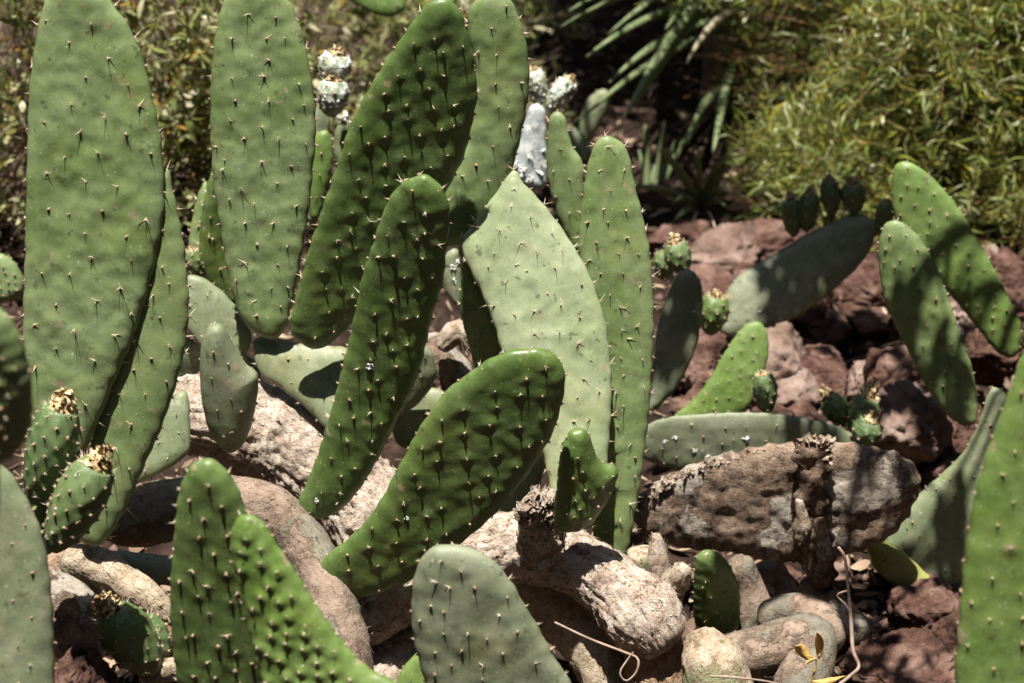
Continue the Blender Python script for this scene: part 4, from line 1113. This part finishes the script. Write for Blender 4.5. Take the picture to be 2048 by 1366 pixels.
# ------------------------------------------------------------------ sword-leaved plants
ya = thing('yucca', 'yucca with long grey sword leaves fanning over the shaded soil', 'yucca', (.52, 6.1, float(ground_z(.52, 6.1))))
tube(ya, [(1450,-60,6.0,34),(1445,60,6.0,36),(1440,220,6.0,40)], M['rotten'], 'trunk', rough=.15)
for (b_, t_, w_, yt, ms) in (((1440,-70),(1138,22),26,5.4,'sword'), ((1445,-40),(1122,52),22,5.4,'sword'), ((1450,-50),(1215,70),20,5.7,'sword'), ((1460,30),(1238,70),18,5.6,'sword'), ((1440,0),(1172,114),24,5.4,'sword'), ((1445,40),(1218,165),26,5.3,'sword'), ((1455,-20),(1272,210),28,5.3,'sword'),
    ((1460,-70),(1242,246),34,5.2,'sword'), ((1450,60),(1160,240),22,5.3,'sword'), ((1480,20),(1372,128),24,5.3,'sword_dry'), ((1468,110),(1426,310),30,5.35,'sword'), ((1445,170),(1372,292),26,5.3,'sword'), ((1480,-60),(1330,60),24,5.4,'sword'),
    ((1460,-80),(1560,-190),26,5.6,'sword'), ((1450,-80),(1380,-240),26,5.8,'sword'), ((1460,-80),(1250,-160),26,5.8,'sword'), ((1440,-60),(1100,-70),26,5.6,'sword'), ((1470,-60),(1640,-60),24,5.9,'sword')):
    sword(ya, b_, t_, w_ * .62, 5.95, yt, ms, sag=.03, roll=rng.uniform(-.5, .5))
yb = thing('yucca', 'small rosette of strap leaves with withered lower leaves before the bush', 'yucca', at_ground(1398, 440))
for (b_, t_, w_, ms) in (((1398,415),(1268,374),24,'sword'), ((1398,408),(1316,298),26,'sword'), ((1400,405),(1462,305),20,'sword'), ((1402,410),(1470,330),18,'sword'), ((1398,415),(1345,405),22,'sword'), ((1402,415),(1452,380),24,'sword'), ((1400,405),(1395,300),18,'sword'),
    ((1395,420),(1348,445),20,'sword'), ((1404,420),(1450,410),18,'sword'), ((1396,425),(1382,470),6,'sword_dry'), ((1410,425),(1432,462),5,'sword_dry')):
    sword(yb, b_, t_, w_ * .62, 5.25, 5.1, ms, sag=.015, roll=rng.uniform(-.5, .5))
yc = thing('yucca', 'dark upright strap-leaved plant in deep shade behind the slender pad', 'yucca', at_ground(1290, 400))
for (b_, t_, w_) in (((1295,430),(1290,250),24), ((1300,430),(1278,300),20), ((1300,435),(1350,280),22), ((1305,430),(1330,240),18), ((1290,430),(1250,330),18), ((1300,430),(1385,250),20), ((1295,430),(1310,330),22)):
    sword(yc, b_, t_, w_ * .6, 5.5, 5.55, 'sword', sag=.01)
yd = thing('grass_clump', 'thin green grass blades leaning behind the tall central pads', 'grass', at(1085, 120, 6.3))
for (b_, t_) in (((1050,140),(1105,0)), ((1055,140),(1085,20)), ((1060,135),(1035,20))):
    sword(yd, b_, t_, 9, 6.2, 6.2, 'sword', sag=.005)
sh = thing('prickly_pear', 'lone narrow cactus pad standing in the shade under the yucca', 'cactus', at_ground(1185, 280), CACT)
pad(sh, [(1198,180),(1215,182),(1224,198),(1212,225),(1195,255),(1178,285),(1162,285),(1160,245),(1172,205)], 5.6, 5, M['pad_grey'], T=.012, slen=.004)
pad(sh, [(1135,255),(1160,262),(1180,290),(1178,320),(1160,320),(1135,290)], 5.4, 25, M['pad_grey'], T=.012, slen=.004)

# ------------------------------------------------------------------ dry bits in front
def wire(name, label, cat, path, mat, r=2.4, parent=None):
    path = np.array(path, float)
    o = tube(None, np.column_stack([path, np.full(len(path), r)]), M[mat], name, seg=8, step=.006, rough=.25, fine=.1, nscale=60)
    return tag(o, label, cat) if parent is None else o
tw = thing('dry_twig', 'thin bent dry twig standing beside the crumbly lava rock', 'twig', at_ground(1700, 1366))
tube(tw, [(1677,1095,3.42,3),(1690,1118,3.42,3),(1697,1180,3.42,3.4),(1702,1240,3.42,3.6),(1706,1300,3.40,3.8),(1718,1332,3.38,3.6),(1700,1352,3.34,3.6),(1675,1372,3.3,3.8)], M['twig'], 'stalk', seg=8, step=.005, rough=.2)
tube(tw, [(1699,1180,3.42,2.4),(1674,1190,3.42,2.0),(1690,1208,3.42,1.6),(1700,1224,3.42,1.2)], M['twig'], 'side_twig', seg=6, step=.005, rough=.2)
tg = thing('dry_leaves', 'curled golden dry leaves on a thin stalk by the tan elbow stem', 'dry leaf', at_ground(1620, 1366))
tube(tg, [(1620,1370,3.24,2.2),(1630,1340,3.24,2.2),(1632,1318,3.24,2),(1615,1312,3.23,1.8)], M['dry_leaf'], 'stalk', seg=6, rough=.1)
def curled(parent, b_, t_, w_, Y, roll):
    bb = at(b_[0], b_[1], Y); tt = at(t_[0], t_[1], Y - .01)
    s = np.linspace(0, 1, 10)[:, None]; d = norm(tt - bb); view = norm(bb - CAM); sd = norm(np.cross(d, view)); up = np.cross(sd, d)
    C = bb + (tt - bb) * s + up * (np.sin(s * 3.1) * .008)
    side = norm(sd * np.cos(roll + s * .9) + up * np.sin(roll + s * .9))
    G = Geo(); ribbon(G, C, side, w_ * mpp(bb) * np.sin(np.pi * (s[:, 0] * .92 + .05)), fold=.35)
    o = G.build('leaf', [M['dry_leaf']], parent); md = o.modifiers.new('thickness', 'SOLIDIFY'); md.thickness = .0008
curled(tg, (1638,1318), (1634,1264), 20, 3.24, .2)
curled(tg, (1626,1322), (1592,1292), 22, 3.235, -.2)
curled(tg, (1632,1316), (1610,1330), 10, 3.23, .6)
tl = thing('dry_leaves', 'shrivelled brown leaf lying at the base of the golden leaf stalk', 'dry leaf', at_ground(1660, 1366))
curled(tl, (1625,1362), (1690,1352), 22, 3.22, .9); curled(tl, (1640,1368), (1672,1360), 16, 3.21, -.4)
tv = thing('dry_twig', 'thin dark curling tendril twig under the woody trunk', 'twig', at_ground(1270, 1366))
tube(tv, [(1110,1245,3.28,2.6),(1180,1278,3.27,2.6),(1250,1305,3.26,2.6),(1276,1318,3.25,2.4),(1272,1345,3.24,2.2),(1252,1362,3.24,2),(1240,1345,3.24,2),(1256,1318,3.25,1.8),(1266,1305,3.25,1.6)], M['twig'], 'stalk', seg=8, rough=.1)
tx = thing('dry_twig', 'fine straw-coloured twig across the base of the patchy stem end', 'twig', at_ground(1470, 1366))
tube(tx, [(1420,1352,3.17,2.6),(1470,1355,3.17,2.4),(1540,1364,3.17,2.2),(1600,1380,3.17,2)], M['twig'], 'stalk', seg=8, rough=.1)
for (x0, y0, x1, y1, Yy, lab) in ((1815,690,1830,712,4.28,'yellow fallen leaf curled on the rock between the green pads'), (1645,706,1662,712,4.55,'pale fallen leaf on the rusty rock at the hollow')):
    lt = thing('fallen_leaf', lab, 'dry leaf', at(x0, y0, Yy)); curled(lt, (x0, y0), (x1, y1), 12, Yy, .3)
# crust of peeling skin on the rotting pad: many thin curled scraps
def crust_on(parent, name, pts, n, size, mat, spread, lift=.0, label=None):
    """scraps scattered along a pixel path laid on a surface at world depth Y"""
    G = Geo(); pts = np.array(pts, float)
    S = catmull(np.column_stack([at(pts[:, 0], pts[:, 1], pts[:, 2]), pts[:, 3]]), 200)
    for q in range(n):
        k = rng.integers(0, 200); p = S[k, :3] + rng.normal(0, 1, 3) * np.array([spread, spread * .35, spread]) * S[k, 3]
        nrm = norm(np.array([0, -.8, .6]) + rng.normal(0, .5, 3)); tg = norm(np.cross(nrm, rng.normal(size=3))); sd = np.cross(nrm, tg)
        ln = size * rng.uniform(.4, 1.5); wd = ln * rng.uniform(.3, .9); g = np.array([[a_, b_] for a_ in (0, .5, 1) for b_ in (-.5, 0, .5)])
        jj = rng.normal(0, .14, (9, 2)); cu = rng.uniform(-.5, .7)
        VV = p + ((g[:, :1] + jj[:, :1] - .5) * ln) * tg + ((g[:, 1:] + jj[:, 1:]) * wd) * sd + ((g[:, :1] - .4) ** 2 * ln * cu + g[:, 1:] ** 2 * wd * cu * 1.2) * nrm
        G.add(VV, quads=np.array([[0, 1, 4, 3], [1, 2, 5, 4], [3, 4, 7, 6], [4, 5, 8, 7]]))
    o = G.build(name, [M[mat]], parent, stuff=True)
    if label: o['label'] = label
crust_on(pf, 'crust', [(1300,985,3.60,1),(1370,946,3.60,1),(1460,917,3.60,1),(1540,902,3.60,1),(1600,894,3.60,1)], 110, .008, 'rotten_pale', .0035, label='pale flaking crust along the upper rim')
crust_on(pg, 'crust', [(1598,894,3.56,1),(1625,884,3.555,1),(1652,892,3.56,1),(1648,915,3.56,1)], 130, .010, 'rotten_pale', .006)
crust_on(pt, 'ragged_bark', [(1050,1035,3.35,1),(1062,1010,3.345,1),(1080,1000,3.345,1),(1096,1020,3.35,1),(1085,1042,3.345,1)], 170, .013, 'bark', .007)

# ------------------------------------------------------------------ shade trees out of view, and hedges added to block skylight
def tree(label, base, clusters, nleaf, lsize, group, trunk_r=.07, crown=.0):
    root = thing('shade_tree', label, 'tree', base, group)
    b = np.array(base, float)
    cl = np.array(clusters, float)
    hub = cl[:, :3].mean(0) * .35 + b * .65; hub[2] = b[2] + (cl[:, 2].max() - b[2]) * .62
    tube(root, [(*b, trunk_r), (*(b * .6 + hub * .4 + np.array([.03, .02, 0])), trunk_r * .8), (*hub, trunk_r * .55)], M['twig'], 'trunk', seg=16, step=.05, rough=.1, world=True)
    G = Geo(); H = Geo()
    for (x, y, z, r) in cl:
        c = np.array([x, y, z]); m = .5 * (hub + c) + rng.normal(0, .04, 3) + np.array([0, 0, .08])
        tw_ = np.array([hub, m]); te = np.array([m, c])
        twigs(H, tw_, te, np.array([trunk_r * .3, trunk_r * .2]), seg=6, wob=.02)
        n = max(12, int(nleaf * (r / .2) ** 2))
        P = c + norm(rng.normal(size=(n, 3))) * (r * rng.random((n, 1)) ** .5)
        D = rng.normal(size=(n, 3)) * np.array([1, 1, .35]) - np.array([0, 0, .15])
        leaves(G, P, D, lsize * rng.uniform(.6, 1.2, n), lsize * .5 * rng.uniform(.6, 1.1, n), rng.normal(.3, .3, n), 4)
        twigs(H, np.repeat(c[None], n // 3, 0), P[:n // 3], np.full(n // 3, .003), seg=4, wob=.04)
    G.build('crown', [M['tree_leaf']], root, stuff=True)
    H.build('branches', [M['twig']], root, stuff=True)
    return root

def over(px, py, Y, t, r):
    p = at(px, py, Y) + SUN * t
    return (*p, r)

ST = 'trees shading the cactus bed'
gz = lambda x, y: (x, y, float(ground_z(x, y)))
# unseen tree, its leaf clumps placed sunward to shade chosen pads and rocks
tree('unseen overhanging tree with leaf clumps placed to shade pads and red rocks', gz(2.3, 4.4),
     [over(1650, 480, 4.45, 1.6, .12), over(1580, 500, 4.45, 1.6, .09), over(1715, 450, 4.48, 1.65, .10), over(1600, 410, 4.5, 1.7, .10), over(1700, 390, 4.5, 1.7, .10), over(1880, 440, 4.1, 1.5, .06), over(1850, 500, 4.05, 1.5, .04),
      over(1800, 560, 3.95, 1.45, .045), over(1895, 700, 3.95, 1.5, .035), over(1885, 1115, 3.68, 1.5, .055), over(1760, 1000, 3.62, 1.5, .045), over(1600, 850, 3.95, 1.5, .08), over(1690, 870, 3.95, 1.55, .06), over(1740, 700, 4.6, 1.6, .10),
      over(1460, 1180, 3.45, 1.5, .06), over(1700, 1180, 3.5, 1.5, .09), over(1820, 1290, 3.4, 1.5, .05), over(1375, 590, 4.0, 1.5, .065), over(1345, 640, 4.0, 1.5, .03),
      (1.9, 4.2, 2.6, .4), (2.5, 4.6, 2.9, .5), (2.2, 5.0, 2.8, .45)], 230, .065, ST)
# canopy over the yucca and the soil behind
cl = []
for k in range(46):
    a, b = rng.uniform(1060, 1460), rng.uniform(-60, 230)
    g = at_ground(a, b)
    if g[1] > 7.8 or g[1] < 5.85 or g[0] > .50 + .1 * (g[1] - 5.3): continue
    cl.append((*(g + SUN * rng.uniform(1.7, 2.6)), rng.uniform(.09, .17)))
for k in range(30):
    g = at_ground(rng.uniform(1120, 1440), rng.uniform(190, 450))
    if g[1] < 5.12 or g[1] > 5.42: continue
    cl.append((*(g + SUN * rng.uniform(1.7, 2.6)), rng.uniform(.07, .13)))
tree('dark canopy tree shading the soil around the yucca', gz(.15, 8.6), cl, 150, .09, ST, .10)

# leafy walls added out of view to block skylight and deepen the shade
def added_hedge(label, c, r, n, lsize):
    root = thing('added_hedge', label, 'added_hedge', (c[0], c[1], float(ground_z(c[0], c[1]))), 'hedges added to block skylight')
    G = Geo(); c = np.array(c, float); r = np.array(r)
    d = norm(rng.normal(size=(n, 3))); P = c + d * r * (.75 + .3 * rng.random((n, 1)))
    P[:, 2] = np.maximum(P[:, 2], ground_z(P[:, 0], P[:, 1]) + .05)
    leaves(G, P, rng.normal(size=(n, 3)) + d * .6, lsize * rng.uniform(.7, 1.3, n), lsize * .55 * rng.uniform(.7, 1.2, n), rng.normal(.3, .4, n), 3)
    G.build('foliage', [M['tree_leaf']], root, stuff=True)
    H = Geo(); m = 40
    twigs(H, np.repeat(np.array(root.location)[None], m, 0) + rng.normal(0, .3, (m, 3)) * np.array([1, 1, 0]), P[:m], np.full(m, .03), seg=6, wob=.02)
    H.build('branches', [M['twig']], root, stuff=True)
added_hedge('tall leafy wall added behind the viewpoint to block skylight', (0, -2.6, 3.0), (5.0, 1.1, 4.2), 15000, .30)
added_hedge('tall leafy wall added left of the cactus bed to block skylight', (-3.9, 2.6, 3.0), (1.1, 6.0, 4.0), 15000, .30)
added_hedge('tall leafy wall added right of the cactus bed to block skylight', (4.3, 2.6, 3.0), (1.1, 6.0, 4.0), 15000, .30)
added_hedge('tall leafy wall added behind the bushes to block skylight', (0, 10.5, 3.0), (5.5, 1.2, 4.0), 14000, .30)
